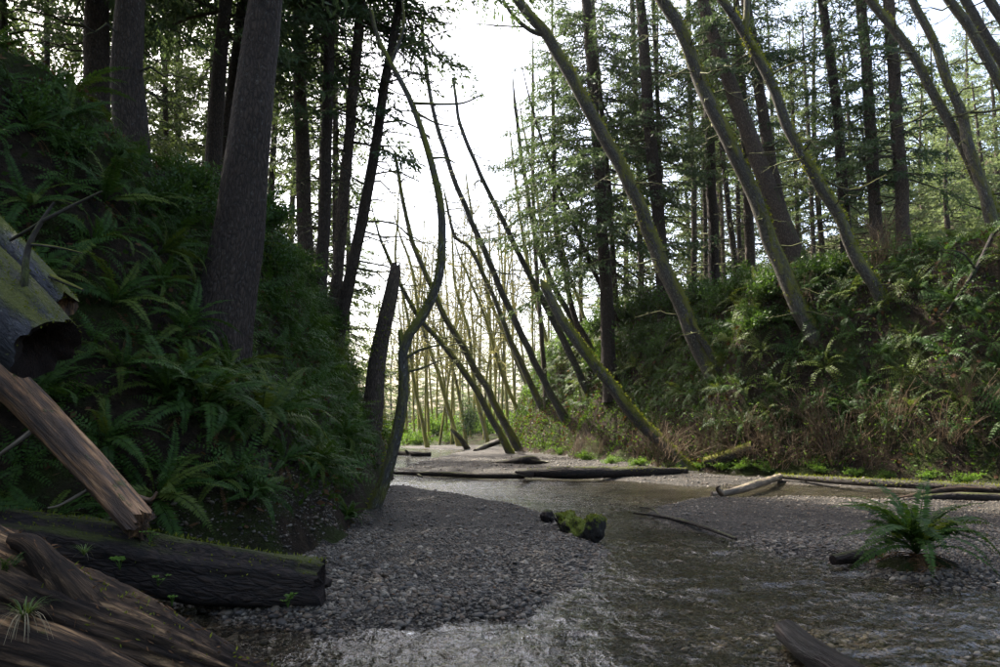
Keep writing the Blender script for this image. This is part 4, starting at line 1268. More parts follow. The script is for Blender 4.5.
# ------------------------------------------------------------------ ferns
def frond_geo(mb, e0, e1, npair, plen, pw, seed, L=1.0, m=0, rot=None, off=None, stem=0.14, rachis=True, sides=3):
    r_ = np.random.default_rng(seed)
    n = 24
    a = np.radians(np.linspace(e0, e1, n) + np.cumsum(r_.normal(0, 1.0, n)))
    st = L / (n - 1)
    x = np.concatenate([[0], np.cumsum(np.cos(a[:-1]) * st)])
    z = np.concatenate([[0], np.cumsum(np.sin(a[:-1]) * st)])
    y = 0.03 * L * np.sin(np.linspace(0, 2.5, n) + r_.uniform(0, 6)) * np.linspace(0, 1, n)
    C = np.stack([x, y, z], 1)
    Tn = np.stack([np.cos(a), np.zeros(n), np.sin(a)], 1)
    Nn = np.stack([-np.sin(a), np.zeros(n), np.cos(a)], 1)
    t = np.linspace(stem, 0.985, npair)
    s = np.linspace(0, 1, n)
    f = lambda A_: np.stack([np.interp(t, s, A_[:, k]) for k in range(3)], 1)
    c, tn, nn = f(C), f(Tn), f(Nn)
    prof = np.minimum(1, 0.55 + (t - stem) * 3) * np.clip(1 - ((t - stem) / (1 - stem)) ** 2.2, 0.06, 1)
    bases, dirs, lens, nors = [], [], [], []
    for sg in (-1, 1):
        d = np.array([0, sg, 0])[None] * 0.92 + tn * (0.22 + 0.3 * t[:, None]) - nn * r_.uniform(.0, .28, (npair, 1)) + r_.normal(0, .06, (npair, 3))
        d /= np.linalg.norm(d, axis=1)[:, None]
        bases.append(c); dirs.append(d); lens.append(plen * L * prof * r_.uniform(.85, 1.1, npair)); nors.append(nn + r_.normal(0, .18, nn.shape))
    sub = MB()
    ln = np.concatenate(lens)
    rhombs(sub, np.vstack(bases), np.vstack(dirs), ln, np.minimum(pw * L, ln * .45), normal=np.vstack(nors), fold=0.15, midf=0.35)
    if rachis:
        tube(sub, C[::3], [0.006 * L, 0.002 * L], straight=True, sides=sides, cap0=False, cap1=False)
    V = np.concatenate(sub.V)
    if rot is not None:
        V = V @ np.array(rot).T
    if off is not None:
        V = V + off
    Q = np.concatenate(sub.Q)
    mb.add(V, Q, m=m)


FROND = {'up': [], 'mid': [], 'low': [], 'dead': []}
for k in range(3):
    for nm, e0, e1 in (('up', 80, 5), ('mid', 66, -28), ('low', 48, -60)):
        mb = MB()
        frond_geo(mb, e0 + 4 * k, e1 - 8 * k, 34, 0.105, 0.030, 400 + k)
        FROND[nm].append([mb.mesh('frond', M['fern']), mb.mesh('frond', M['fern2'])])
    mb = MB()
    frond_geo(mb, 15 - 15 * k, -85, 22, 0.07, 0.022, 420 + k)
    FROND['dead'].append([mb.mesh('frond', M['fern_dead'])] * 2)


def build_fern(loc, size, seed, label, nf=17, nd=3, tilt=None, group=None, upright=0.0, olive=.25):
    r_ = np.random.default_rng(seed)
    root = empty('sword_fern', loc)
    if tilt is not None:
        q = Vector((0, 0, 1)).rotation_difference(Vector(tilt))
        root.rotation_euler = Quaternion((1, 0, 0, 0)).slerp(q, 0.55).to_euler()
    tag(root, label, 'fern', group)
    for i in range(nf):
        u = (i + .5) / nf
        kind = 'up' if u < .3 + upright else ('mid' if u < .72 + upright * .3 else 'low')
        me = FROND[kind][r_.integers(3)][1 if r_.random() < olive else 0]
        s = size * r_.uniform(.75, 1.1) * (0.9 if kind == 'up' else 1)
        o = link('frond', me, root, (0, 0, 0.03), (r_.normal(0, .25), r_.normal(0, .12), i * 2.4 + r_.normal(0, .3)), (s, s * r_.uniform(.85, 1.15), s))
    for i in range(nd):
        s = size * r_.uniform(.5, .85)
        link('dead_frond', FROND['dead'][r_.integers(3)][0], root, (0, 0, 0.02), (r_.normal(0, .2), 0, r_.uniform(0, 6.28)), (s, s, s))
    return root


FARFERN, FARGEO = [], []
for k in range(5):
    r_ = np.random.default_rng(430 + k)
    g, d = MB(), MB()
    for i in range(15):
        az = i * 2.4 + r_.normal(0, .3)
        rot = Matrix.Rotation(az, 3, 'Z') @ Matrix.Rotation(r_.normal(0, .3), 3, 'X')
        e0, e1 = [(78, 0), (66, -25), (52, -50), (40, -70)][i % 4]
        frond_geo(g, e0 + r_.normal(0, 6), e1 + r_.normal(0, 8), 15, .11, .062, 500 + k * 30 + i, L=r_.uniform(.75, 1.1), rot=rot, rachis=False)
    for i in range(6):
        rot = Matrix.Rotation(r_.uniform(0, 6.28), 3, 'Z')
        frond_geo(d, r_.uniform(-20, 20), -88, 10, .06, .05, 600 + k * 30 + i, L=r_.uniform(.6, 1.0), rot=rot, rachis=False)
    FARGEO.append((np.concatenate(g.V), np.concatenate(g.Q)))
    FARFERN.append((g.mesh('fronds', M['fern']), g.mesh('fronds', M['fern2']), d.mesh('dead_fronds', M['fern_dead'])))


def far_fern(loc, size, seed, label, tilt, group, dead=True, olive=False):
    r_ = np.random.default_rng(seed)
    root = empty('sword_fern', loc)
    q = Vector((0, 0, 1)).rotation_difference(Vector(tilt))
    root.rotation_euler = (Quaternion((1, 0, 0, 0)).slerp(q, 0.55) @ Quaternion((0, 0, 1), r_.uniform(0, 6.28))).to_euler()
    root.scale = (size,) * 3
    tag(root, label, 'fern', group)
    a, b, c = FARFERN[r_.integers(5)]
    link('fronds', b if olive else a, root)
    if dead:
        link('dead_fronds', c, root)
    return root


LAND = [(130, 200, 'the leftmost broad trunk'), (235, 250, 'the widest leaning trunk'), (205, 170, 'the slim dark left trunk'), (305, 250, 'the straight left trunks'), (345, 290, 'the bank-end conifers'),
        (372, 400, 'the broken snag'), (45, 320, 'the big mossy log'), (100, 460, 'the bare orange log'), (180, 550, 'the dark horizontal log'), (375, 500, 'the crooked alder foot'), (60, 220, 'the forked dead branch'), (290, 430, 'the gravel edge ferns'),
        (330, 350, 'the bank end'), (20, 100, 'the top left corner')]
LANDR = [(560, 330, 'the broken pole tip'), (640, 420, 'the broken mossy pole'), (530, 420, 'the far bank end'), (690, 330, 'the arching mossy trunk'), (720, 400, 'the arching trunk foot'), (785, 280, 'the thickest mossy alder'), (840, 395, 'the thickest alder foot'),
         (800, 440, 'the brown cane thicket'), (880, 300, 'the knobbly mossy alder'), (915, 380, 'the knobbly alder foot'), (965, 280, 'the fallen grey branch'), (903, 225, 'the straight brown conifer'), (990, 220, 'the right edge alder'), (960, 430, 'the right edge thicket'), (750, 260, 'the reddish trunk'), (610, 300, 'the drooping spruce trunk'), (650, 470, 'the long stream log')]
PENDING = []


def place_label(noun, px, py, lands, where):
    best = min(lands, key=lambda q: (q[0] - px) ** 2 + (q[1] - py) ** 2)
    dx, dy = px - best[0], py - best[1]
    rel = ('right of' if dx > 0 else 'left of') if abs(dx) > abs(dy) else ('below' if dy > 0 else 'above')
    PENDING.append((noun, where, rel, best[2], px))
    return '#%d' % (len(PENDING) - 1)


ORD = ['leftmost', 'second from left', 'third from left', 'fourth from left', 'fifth from left', 'sixth from left', 'seventh from left', 'eighth from left', 'ninth from left', 'tenth from left',
       'eleventh from left', 'twelfth from left', 'thirteenth from left', 'fourteenth from left', 'fifteenth from left', 'sixteenth from left', 'seventeenth from left', 'eighteenth from left', 'nineteenth from left', 'twentieth from left']


def settle_labels():
    keys = {}
    for k, (noun, where, rel, lm, px) in enumerate(PENDING):
        keys.setdefault((noun, rel, lm), []).append((px, k))
    text = {}
    for (noun, rel, lm), mem in keys.items():
        mem.sort()
        for q, (px, k) in enumerate(mem):
            w = PENDING[k][1]
            if len(mem) == 1: t = ''
            elif len(mem) == 2: t = ('left one ', 'right one ')[q]
            else: t = (ORD[q] if q < 20 and q <= len(mem) // 2 else (ORD[len(mem) - 1 - q].replace('leftmost', 'rightmost').replace('from left', 'from right'))) + ' '
            text[k] = f'{noun} {w}, {t}{rel} {lm}'
            if len(text[k].split()) > 16: text[k] = f'{noun}, {t}{rel} {lm}'
    for o in bpy.data.objects:
        lb = o.get('label')
        if lb and lb.startswith('#'):
            o['label'] = text[int(lb[1:])]


def scatter_bank(side, spacing, y0, y1, d0, d1, seed, n=9000):
    r_ = np.random.default_rng(seed)
    Y = np.sqrt(r_.uniform(y0 ** 2, y1 ** 2, n)) if side > 0 else r_.uniform(y0, y1, n)
    d = r_.uniform(d0, d1, n)
    X = np.where(side > 0, XR(Y) + d * 1.25, XL(Y) - d)
    Z = terrain(X, Y)[0]
    pts = np.stack([X, Y, Z], 1)
    px, py = proj(pts)
    k = (px > -70) & (px < 1070) & (py > -20) & (py < 640)
    pts = pts[k]
    out = []
    for p in pts:
        if all((p[0] - q[0]) ** 2 + (p[1] - q[1]) ** 2 + (p[2] - q[2]) ** 2 > spacing ** 2 for q in out):
            out.append(p)
    return out


# both banks: the ferns that show largest are things, the many small rest is one mass
cand = []
for p in scatter_bank(-1, 0.72, 4.6, 27, 0.35, 4.6, 71):
    cand.append((p, rng.uniform(.62, 1.22), -1))
for p in scatter_bank(1, 1.0, 17, 54, 1.2, 5.4, 72):
    if proj(p)[0] > 500: cand.append((p, rng.uniform(.9, 1.55), 1))
cand.sort(key=lambda q: -q[1] / q[0][1])
nn_ = 0
mass = {-1: MB(), 1: MB()}
for nl, (p, s, side) in enumerate(cand):
    px, py = proj(p)
    nrm = normal_at(p[0], p[1])
    if nl < 285:
        if side < 0: lab, grp = place_label('dark sword fern', px, py - 20, LAND, 'on the left bank'), 'sword ferns of the left bank'
        else: lab, grp = place_label('sword fern', px, py - 10, LANDR, 'on the right bank'), 'sword ferns of the right bank'
        if p[1] < 11.0:
            build_fern(tuple(p - np.array([0, 0, .04])), s, 700 + nl, lab, 13, 4, nrm, grp)
            nn_ += 1
        else:
            far_fern(tuple(p - np.array([0, 0, .05])), s * 1.05, 700 + nl, lab, nrm, grp, olive=rng.random() < (.15 if side < 0 else .4))
    else:
        V, Q = FARGEO[nl % 5]
        q = Quaternion((1, 0, 0, 0)).slerp(Vector((0, 0, 1)).rotation_difference(Vector(nrm)), .55) @ Quaternion((0, 0, 1), nl * 1.3)
        mass[side].add((V * s) @ np.array(q.to_matrix()).T + p, Q)
for side, sp_, y0_, y1_, d0_, d1_, sm in ((-1, .60, 4.8, 22, .3, 4.4, .62), (1, .95, 18, 52, .9, 5.2, 1.0)):
    for q_, p in enumerate(scatter_bank(side, sp_, y0_, y1_, d0_, d1_, 74 + side)):
        if side > 0 and proj(p)[0] < 500: continue
        V, Q = FARGEO[q_ % 5]
        nrm = normal_at(p[0], p[1])
        q = Quaternion((1, 0, 0, 0)).slerp(Vector((0, 0, 1)).rotation_difference(Vector(nrm)), .7) @ Quaternion((0, 0, 1), q_ * 1.3)
        mass[side].add((V * sm * rng.uniform(.7, 1.25)) @ np.array(q.to_matrix()).T + p, Q)
for side, nm in ((-1, 'left'), (1, 'right')):
    if mass[side].n:
        tag(link('fern_thicket', mass[side].mesh('fern_thicket', M['fern'])), 'mass of small ferns filling the gaps on the %s bank' % nm, kind='stuff')
print('FERNS', len(cand), nn_)
# picked-out large ferns in front of the widest trunk
for k, (px, py, s, lab) in enumerate([(200, 415, 1.3, 'large sword fern with long arching fronds below the widest leaning trunk'), (262, 425, 1.35, 'large olive-tinged sword fern spreading over the gravel edge'), (165, 400, 1.15, 'bright sword fern with broad fronds left of the largest ferns'),
                                      (310, 470, .95, 'glossy sword fern low on the bank above the gravel bar'), (340, 440, .9, 'glossy sword fern leaning toward the snag foot'), (250, 500, .7, 'small star-shaped fern behind the dark horizontal log'), (345, 520, .55, 'little fern at the gravel edge left of the crooked alder')]):
    p = hit(px, py)
    nrm = normal_at(p[0], p[1])
    build_fern(tuple(p), s, 900 + k, lab, 20, 4, nrm, 'sword ferns of the left bank', olive=.35 if k == 1 else .1)

# the single fern on its mound in the stream
c0 = G(918, 568, 0.05)
root = build_fern((c0[0], c0[1], 0.16), 1.14, 61, 'lone sword fern on a dark mound in the gravel at right', 40, 20, None, None, -.04, .05)
mb = MB()
th = np.linspace(0, 2 * math.pi, 25)[:-1]
rings = [(0.56, -.26), (.46, -.14), (.32, -.05), (.15, 0.0), (.02, .01)]
V = np.array([(r_ * .9 * math.cos(t) * (1 + .22 * math.sin(3 * t + 1)), r_ * .8 * math.sin(t) * (1 + .2 * math.cos(2 * t)), z) for r_, z in rings for t in th])
V += 0.03 * np.stack([vnoise(V, 9, s) for s in (1, 2, 3)], 1)
ii = np.arange(len(V)).reshape(len(rings), 24)
mb.add(V, np.stack([ii[:-1], np.roll(ii[:-1], -1, 1), np.roll(ii[1:], -1, 1), ii[1:]], -1).reshape(-1, 4))
link('root_mound', mb.mesh('root_mound', M['soil']), root)
r_ = np.random.default_rng(8)
mb = MB()
a_, q_ = r_.uniform(-2.6, 1.2, 420), r_.uniform(.2, .5, 420)
bb = np.stack([q_ * np.cos(a_), q_ * .8 * np.sin(a_), -.30 + .6 * (.45 - q_) + r_.uniform(0, .07, 420)], 1)
dd = r_.normal(0, .5, (420, 3)) + np.array([0, -.3, .25]); dd /= np.linalg.norm(dd, axis=1)[:, None]
rhombs(mb, bb, dd, r_.uniform(.02, .05, 420), .028)
link('clover', mb.mesh('clover', M['leaf_light'], smooth=False), root)


# ------------------------------------------------------------------ ground cover (uncountable small leaves)
def cover(name, side, n, y0, y1, d0, d1, size, mat, label, seed, up=.5):
    r_ = np.random.default_rng(seed)
    Y = np.sqrt(r_.uniform(y0 ** 2, y1 ** 2, n))
    d = r_.uniform(d0, d1, n)
    X = XR(Y) + d * 1.2 if side > 0 else XL(Y) - d
    Z, dl, dr, _ = terrain(X, Y)
    p = np.stack([X, Y, Z], 1)
    px, py = proj(p)
    dens = vnoise(p, .9, seed)
    k = (px > -40) & (px < 1040) & (py > -40) & (py < 660) & (dens > r_.uniform(-.9, .5, n)) & ((dr > .1) if side > 0 else (dl > .1))
    p = p[k]
    m = len(p)
    p[:, 2] += r_.uniform(0, .22, m)
    dd = r_.normal(0, .7, (m, 3)) + np.array([-side * .5, -.3, up])
    dd /= np.linalg.norm(dd, axis=1)[:, None]
    mb = MB()
    rhombs(mb, p, dd, size * r_.uniform(.5, 1.3, m), size * r_.uniform(.3, .7, m), seed=seed)
    return tag(link(name, mb.mesh(name, mat, smooth=False)), label, kind='stuff')


cover('ground_cover', -1, 70000, 4.5, 30, 0.1, 5.5, .085, M['cover'], 'dark low leaves covering the left bank', 81)
cover('leaf_litter', -1, 9000, 4.5, 28, 0.1, 4.5, .10, M['litter'], 'brown dead leaves and fronds on the left bank', 82, up=-.3)
cover('ground_cover', 1, 100000, 17, 62, 0.1, 7.5, .15, M['cover'], 'low green leaves covering the right bank', 83)
cover('herb_cover', 1, 26000, 17, 62, 0.05, 7.5, .15, M['leaf_light'], 'bright low herbs among the ferns of the right bank', 85)
cover('leaf_litter', 1, 8000, 17, 58, 0.3, 5.0, .22, M['litter'], 'brown dead fronds hanging on the right bank', 84, up=-.6)


gl_, _b = scatter_ground(2600, 4.4, 16, 91)
r_ = np.random.default_rng(92)
gl_ = gl_[(gl_[:, 2] > .01) & (vnoise(gl_, .8, 93) > -.1)][:900]
gl_[:, 2] += .022
dd = r_.normal(0, 1, (len(gl_), 3)) * np.array([1, 1, .15]); dd /= np.linalg.norm(dd, axis=1)[:, None]
mb = MB()
rhombs(mb, gl_, dd, r_.uniform(.02, .07, len(gl_)), r_.uniform(.006, .03, len(gl_)), normal=r_.normal(0, .25, gl_.shape) + np.array([0, 0, 1.0]))
tag(link('leaf_litter', mb.mesh('leaf_litter', M['litter'], smooth=False)), 'brown dead leaves and bark chips strewn over the gravel', kind='stuff')


# ------------------------------------------------------------------ leafy bushes
BUSH = []
for k in range(4):
    r_ = np.random.default_rng(850 + k)
    st, fo = MB(), MB()
    bb, dd = [], []
    for i in range(34):
        az, el = r_.uniform(0, 6.28), r_.uniform(.35, 1.4)
        L = r_.uniform(.5, 1.05)
        d = np.array([math.cos(az) * math.cos(el), math.sin(az) * math.cos(el), math.sin(el)])
        e = np.array([d * L * .5, d * L + np.array([0, 0, -.15 * L])])
        c = np.vstack([[0, 0, 0], e + r_.normal(0, .05, (2, 3))])
        tube(st, c, [.010, .003], n=5, sides=3, cap0=False, cap1=False)
        q = r_.uniform(.25, 1.02, 46)[:, None]
        p = c[0] * (1 - q) ** 2 + 2 * q * (1 - q) * c[1] + q * q * c[2] + r_.normal(0, .065, (46, 3))
        bb.append(p)
        x = d[None] * .5 + r_.normal(0, .55, (46, 3))
        dd.append(x / np.linalg.norm(x, axis=1)[:, None])
    rhombs(fo, np.vstack(bb), np.vstack(dd), r_.uniform(.06, .13, 34 * 46), r_.uniform(.035, .06, 34 * 46), seed=k)
    BUSH.append((fo.mesh('foliage', M['leaf'], smooth=False), fo.mesh('foliage', M['leaf_light'], smooth=False), st.mesh('stems', M['twig'])))


def bush(loc, s, seed, lab, light=False, group=None, flat=1.0):
    r_ = np.random.default_rng(seed)
    root = tag(empty('leafy_bush', loc, (r_.normal(0, .15), r_.normal(0, .15), r_.uniform(0, 6.28)), (s, s, s * flat)), lab, 'bush', group)
    a, b, c = BUSH[seed % 4]
    link('foliage', b if light else a, root)
    link('stems', c, root)
    return root


k = 0
for px, py, s in [(552, 352, 1.5), (575, 335, 1.6), (598, 322, 1.7), (625, 312, 1.9), (650, 305, 2.0), (640, 335, 1.7), (672, 300, 1.7), (700, 290, 1.6), (720, 300, 1.5), (745, 282, 1.5), (768, 288, 1.4), (690, 325, 1.4), (610, 350, 1.6), (665, 340, 1.4), (730, 330, 1.3), (760, 315, 1.2), (815, 270, 1.2), (835, 265, 1.1), (535, 385, 1.3), (527, 405, 1.1), (590, 362, 1.2)]:
    p = hit(px, py + 12)
    if p is None: continue
    bush(tuple(p), s, 860 + k, place_label('leafy evergreen bush', px, py, LANDR, 'on the right bank crest'), k in (1, 12, 18), 'bushes of the right bank crest')
    k += 1
for px, py, s in [(300, 270, 1.0), (285, 235, 1.1), (262, 215, 1.0), (190, 215, .9), (160, 205, .8), (330, 320, .9), (350, 370, .8), (175, 250, .6), (270, 300, .6), (30, 110, .6), (75, 150, .6), (195, 190, .9), (240, 420, .35), (285, 400, .35), (355, 400, .6), (270, 260, .9)]:
    p = hit(px, py + 10)
    if p is None: continue
    bush(tuple(p), s, 900 + k, place_label('leafy bush', px, py, LAND, 'on the left bank'), False, 'bushes of the left bank')
    k += 1
# low light-green plants along the foot of the right bank
for px, py, s in [(560, 452, .8), (585, 458, .8), (612, 462, .7), (700, 468, .6), (722, 468, .7), (745, 467, .7), (765, 468, .6), (820, 470, .7), (858, 474, .6), (888, 476, .5), (930, 478, .6), (965, 482, .6), (640, 464, .6), (672, 468, .6)]:
    p = hit(px, py + 2)
    if p is None: continue
    bush(tuple(p), s, 940 + k, place_label('low light green plant', px, py, LANDR, 'at the stream edge'), True, 'light green plants along the stream edge', .6)
    k += 1
# grove floor
for px, Y, s in [(408, 84, 2.4), (420, 80, 2.0), (436, 90, 2.6), (452, 84, 2.2), (470, 88, 2.6), (488, 86, 2.6), (506, 82, 2.2), (398, 72, 2.4), (392, 60, 2.2), (444, 100, 3.4), (478, 104, 3.6), (425, 102, 3.2), (520, 78, 2.4), (385, 48, 2.0), (500, 110, 3.6)]:
    x = (px - 500) / FPX * Y
    bush((x, Y, H(x, Y) - .1), s, 960 + k, place_label('sunlit thicket bush', px, 440, [(400, 440, 'the snag'), (420, 440, 'the crooked alder'), (440, 440, 'the short leaning stub'), (467, 420, 'the dark-burled alder'), (500, 430, 'the crossing alders')], 'under the far alders'), True, 'thicket under the far alders')
    k += 1


# ------------------------------------------------------------------ dry cane shrubs
CANE = []
for k in range(4):
    r_ = np.random.default_rng(880 + k)
    st, fo = MB(), MB()
    bb, dd = [], []
    for i in range(30):
        az, el = r_.uniform(0, 6.28), r_.uniform(.75, 1.45)
        L = r_.uniform(.7, 1.5)
        d = np.array([math.cos(az) * math.cos(el), math.sin(az) * math.cos(el), math.sin(el)])
        bs_ = r_.normal(0, .18, 3) * np.array([1, 1, 0])
        c = np.array([bs_, bs_ + d * L * .5 + r_.normal(0, .05, 3), bs_ + d * L + np.array([d[0], d[1], -.3]) * .3 * L])
        tube(st, c, [.011, .005], n=6, sides=3, cap0=False, cap1=False)
        for j in range(5):
            q = r_.uniform(.3, .95)
            s = c[0] * (1 - q) ** 2 + 2 * q * (1 - q) * c[1] + q * q * c[2]
            e = d * .6 + r_.normal(0, .5, 3)
            tube(st, np.array([s, s + e * .14, s + e * .28 + r_.normal(0, .02, 3)]), [.006, .003], straight=True, sides=3, cap0=False, cap1=False)
            if r_.random() < .5:
                bb.append(s + e * .25); x = r_.normal(0, .6, 3); dd.append(x / np.linalg.norm(x))
    rhombs(fo, np.array(bb), np.array(dd), .08, .05, seed=k)
    CANE.append((st.mesh('canes', M['cane']), fo.mesh('leaves', M['leaf_light'], smooth=False)))


def cane_shrub(loc, s, seed, lab, leaves=True):
    r_ = np.random.default_rng(seed)
    root = tag(empty('cane_shrub', loc, (r_.normal(0, .12), r_.normal(0, .12), r_.uniform(0, 6.28)), (s, s, s * r_.uniform(.85, 1.2))), lab, 'shrub', 'dry cane shrubs along the right bank foot')
    a, b = CANE[seed % 4]
    link('canes', a, root)
    if leaves: link('leaves', b, root)
    return root


rq = np.random.default_rng(17)
spots = [(690, 452), (705, 440), (722, 452), (735, 436), (752, 450), (768, 438), (780, 455), (795, 440), (812, 452), (826, 435), (840, 452), (855, 440), (872, 455), (662, 455), (678, 442), (745, 420), (785, 420), (868, 420), (890, 440), (925, 440), (955, 430), (988, 430), (975, 400), (715, 415), (648, 448), (820, 415), (900, 415), (600, 440), (575, 445), (885, 240), (880, 250), (955, 225), (805, 300)]
for k, (px, py) in enumerate(spots):
    p = hit(px, py + 14)
    if p is None: continue
    cane_shrub(tuple(p), rq.uniform(.85, 1.35), 17 + k, place_label('dry brown cane shrub', px, py, LANDR, 'in the thicket'), k % 3 == 0)
p = hit(836, 464)
root = tag(empty('sunlit_canes', tuple(p)), 'sunlit tan canes fanning left at the right bank foot', 'shrub')
mb = MB()
for i, (qx, qy) in enumerate([(800, 402), (806, 412), (812, 408), (820, 402), (826, 410), (832, 415), (845, 420), (808, 425), (798, 410), (838, 405), (852, 408), (815, 430)]):
    e = P(qx, qy, p[1] - .3 + .1 * (i % 5))
    s = p + np.array([.05 * (i % 4) - .1, .03 * i % .2, -.1])
    mdl = (s + e) / 2 + np.array([.12, 0, .10])
    tube(mb, np.array([s, mdl, e]), [.020, .009], n=8, sides=5)
    for j in range(3):
        a = mdl * (1 - .25 * j) + e * .25 * j
        tube(mb, np.array([a, a + (e - mdl) * .3 + np.array([.1 * (j - 1), 0, .12])]), [.010, .005], n=4, sides=4)
link('canes', mb.mesh('canes', M['cane'], origin=p), root)


# ------------------------------------------------------------------ logs and driftwood
def log(name, label, pts, rad, mat, n=24, sides=16, rough=.12, ridge=.08, jag=0.0, hollow=0.0, seed=1, capmat=None, moss=0, msize=.04, limbs=(), cat='log', rscale=3, group=None, mossup=.1, nridge=9):
    W = np.array(pts, float)
    base = W[len(W) // 2].copy()
    root = tag(empty(name, base), label, cat, group)
    mb = MB()
    C, r, T = tube(mb, W, rad, n=n, sides=sides, rough=rough, ridge=ridge, jag=jag, hollow=hollow, seed=seed, mcap=1, rscale=rscale, nridge=nridge)
    stem_o = link('stem', mb.mesh('stem', [M[mat], M[capmat or 'rot']], origin=base), root)
    for j, lb in enumerate(limbs):
        mb = MB()
        big_ = max(lb[1]) > .09
        tube(mb, np.array(lb[0]), lb[1], n=40 if big_ else max(8, 4 * len(lb[0])), sides=36 if big_ else 8, rough=.14 if big_ else .24, ridge=.10 if big_ else 0, nridge=16, seed=seed + j)
        link('branch_stub', mb.mesh('branch_stub', M[lb[2] if len(lb) > 2 else mat], origin=base), root)
    if moss:
        link('moss', moss_tufts(C, r, T, moss, seed + 5, base, msize, up=mossup), stem_o)
    return root


# 1 dark horizontal log
log('fallen_log', 'dark wet horizontal log with moss patches, its end on the gravel', [P(-120, 515, 6.9), P(0, 537, 6.75), P(110, 553, 6.6), P(215, 573, 6.5), P(322, 584, 6.45)], [.29, .26, .25, .24, .19], 'log', n=60, sides=44, rough=.26, ridge=.12, jag=.09, seed=3, moss=1500, msize=.03, mossup=-.15)
# 2 foreground driftwood root
fgb = log('driftwood_root', 'huge weathered driftwood root with streaked grain in the lower left corner', [P(-150, 575, 4.5), P(-20, 600, 4.5), P(60, 628, 4.55), P(150, 655, 4.6), P(240, 684, 4.68), P(318, 700, 4.75)], [.42, .40, .33, .27, .17, .06], 'drift', n=150, sides=110, rough=.16, ridge=.10, nridge=22, seed=6, moss=900, msize=.03, mossup=-.5,
          limbs=[([P(130, 660, 4.6), P(80, 606, 4.48), P(48, 566, 4.40), P(30, 545, 4.38), P(12, 540, 4.42)], [.14, .16, .12, .075, .04], 'drift'), ([P(-60, 640, 4.4), P(10, 648, 4.25), P(110, 678, 4.2), P(180, 700, 4.3)], [.2, .19, .14, .06], 'drift')])
dp = np.concatenate([np.array([v.co[:] for v in ch.data.vertices]) for ch in fgb.children if ch.name.startswith(('stem', 'branch_stub'))])
r_ = np.random.default_rng(15)
dp = dp[r_.integers(0, len(dp), 1500)]
dd = r_.normal(0, .4, dp.shape) + np.array([.75, -.1, -.35]); dd /= np.linalg.norm(dd, axis=1)[:, None]
mb = MB(); rhombs(mb, dp + r_.normal(0, .006, dp.shape), dd, r_.uniform(.015, .08, len(dp)), r_.uniform(.004, .014, len(dp)), seed=3)
ch_o = link('bark_chips', mb.mesh('bark_chips', M['litter'], smooth=False), fgb)
ch_o['kind'] = 'stuff'
# 3 bare leaning log
log('bare_log', 'bare orange-brown log leaning down onto the dark horizontal log', [P(-60, 322, 7.5), P(10, 385, 7.1), P(75, 452, 6.7), P(141, 524, 6.35)], [.17, .15, .135, .115], 'bare', n=60, sides=40, rough=.24, ridge=.09, jag=.12, seed=8, capmat='bare',
    limbs=[([P(40, 425, 6.9), P(20, 440, 6.8), P(-5, 458, 6.8)], [.03, .022, .015], 'pale'), ([P(130, 495, 6.5), P(150, 500, 6.5), P(157, 492, 6.5)], [.03, .022, .012], 'bare'), ([P(88, 490, 6.6), P(60, 505, 6.6), P(48, 508, 6.6)], [.016, .012, .008], 'pale')])
# 4 big mossy log
log('mossy_log', 'thick mossy broken-off log with hollow dark end at the left edge', [P(-200, 110, 6.5), P(-80, 225, 6.3), P(-10, 292, 6.15), P(46, 350, 6.05)], [.33, .32, .30, .28], 'moss_log', n=40, sides=44, rough=.14, ridge=.08, jag=.06, hollow=.22, seed=10, moss=2600, msize=.028, mossup=-.1,
    limbs=[([P(24, 305, 6.05), P(24, 285, 6.0), P(28, 248, 6.0), P(41, 222, 6.0), P(54, 202, 6.0)], [.034, .03, .024, .018, .008], 'twig'), ([P(42, 221, 6.0), P(70, 207, 6.0), P(102, 191, 6.0)], [.016, .014, .008], 'twig'), ([P(41, 222, 6.0), P(28, 230, 6.05), P(10, 240, 6.1)], [.017, .016, .014], 'twig'), ([P(30, 244, 6.0), P(55, 247, 5.95), P(82, 253, 5.95)], [.012, .011, .006], 'alder')])
# 5 thin grey log above it
log('grey_log', 'thinner grey lichen-spotted log with splintered end above the mossy log', [P(-90, 150, 7.9), P(-10, 222, 7.3), P(35, 270, 6.9), P(68, 306, 6.7)], [.12, .11, .105, .10], 'grey_log', n=28, sides=16, jag=.12, hollow=.15, seed=14, moss=500, msize=.03, capmat='bare',
    limbs=[([P(50, 276, 6.7), P(64, 282, 6.65), P(83, 290, 6.6)], [.022, .02, .010], 'alder')])
# 6 mossy lump in the stream
c1, c2 = G(548, 521, .08), G(594, 536, .08)
def lump(c, rad, yaw, amp, seed, sub=4):
    bm = bmesh.new()
    bmesh.ops.create_icosphere(bm, subdivisions=sub, radius=1.0)
    v = np.array([x.co[:] for x in bm.verts]); t = np.array([[q.index for q in f.verts] for f in bm.faces]); bm.free()
    d = 1 + amp * fbm(v, 1.3, seed, 4)
    v = v * d[:, None] * np.array(rad)
    cy, sy = math.cos(yaw), math.sin(yaw)
    v = v @ np.array([[cy, sy, 0], [-sy, cy, 0], [0, 0, 1]])
    return v + np.asarray(c), t


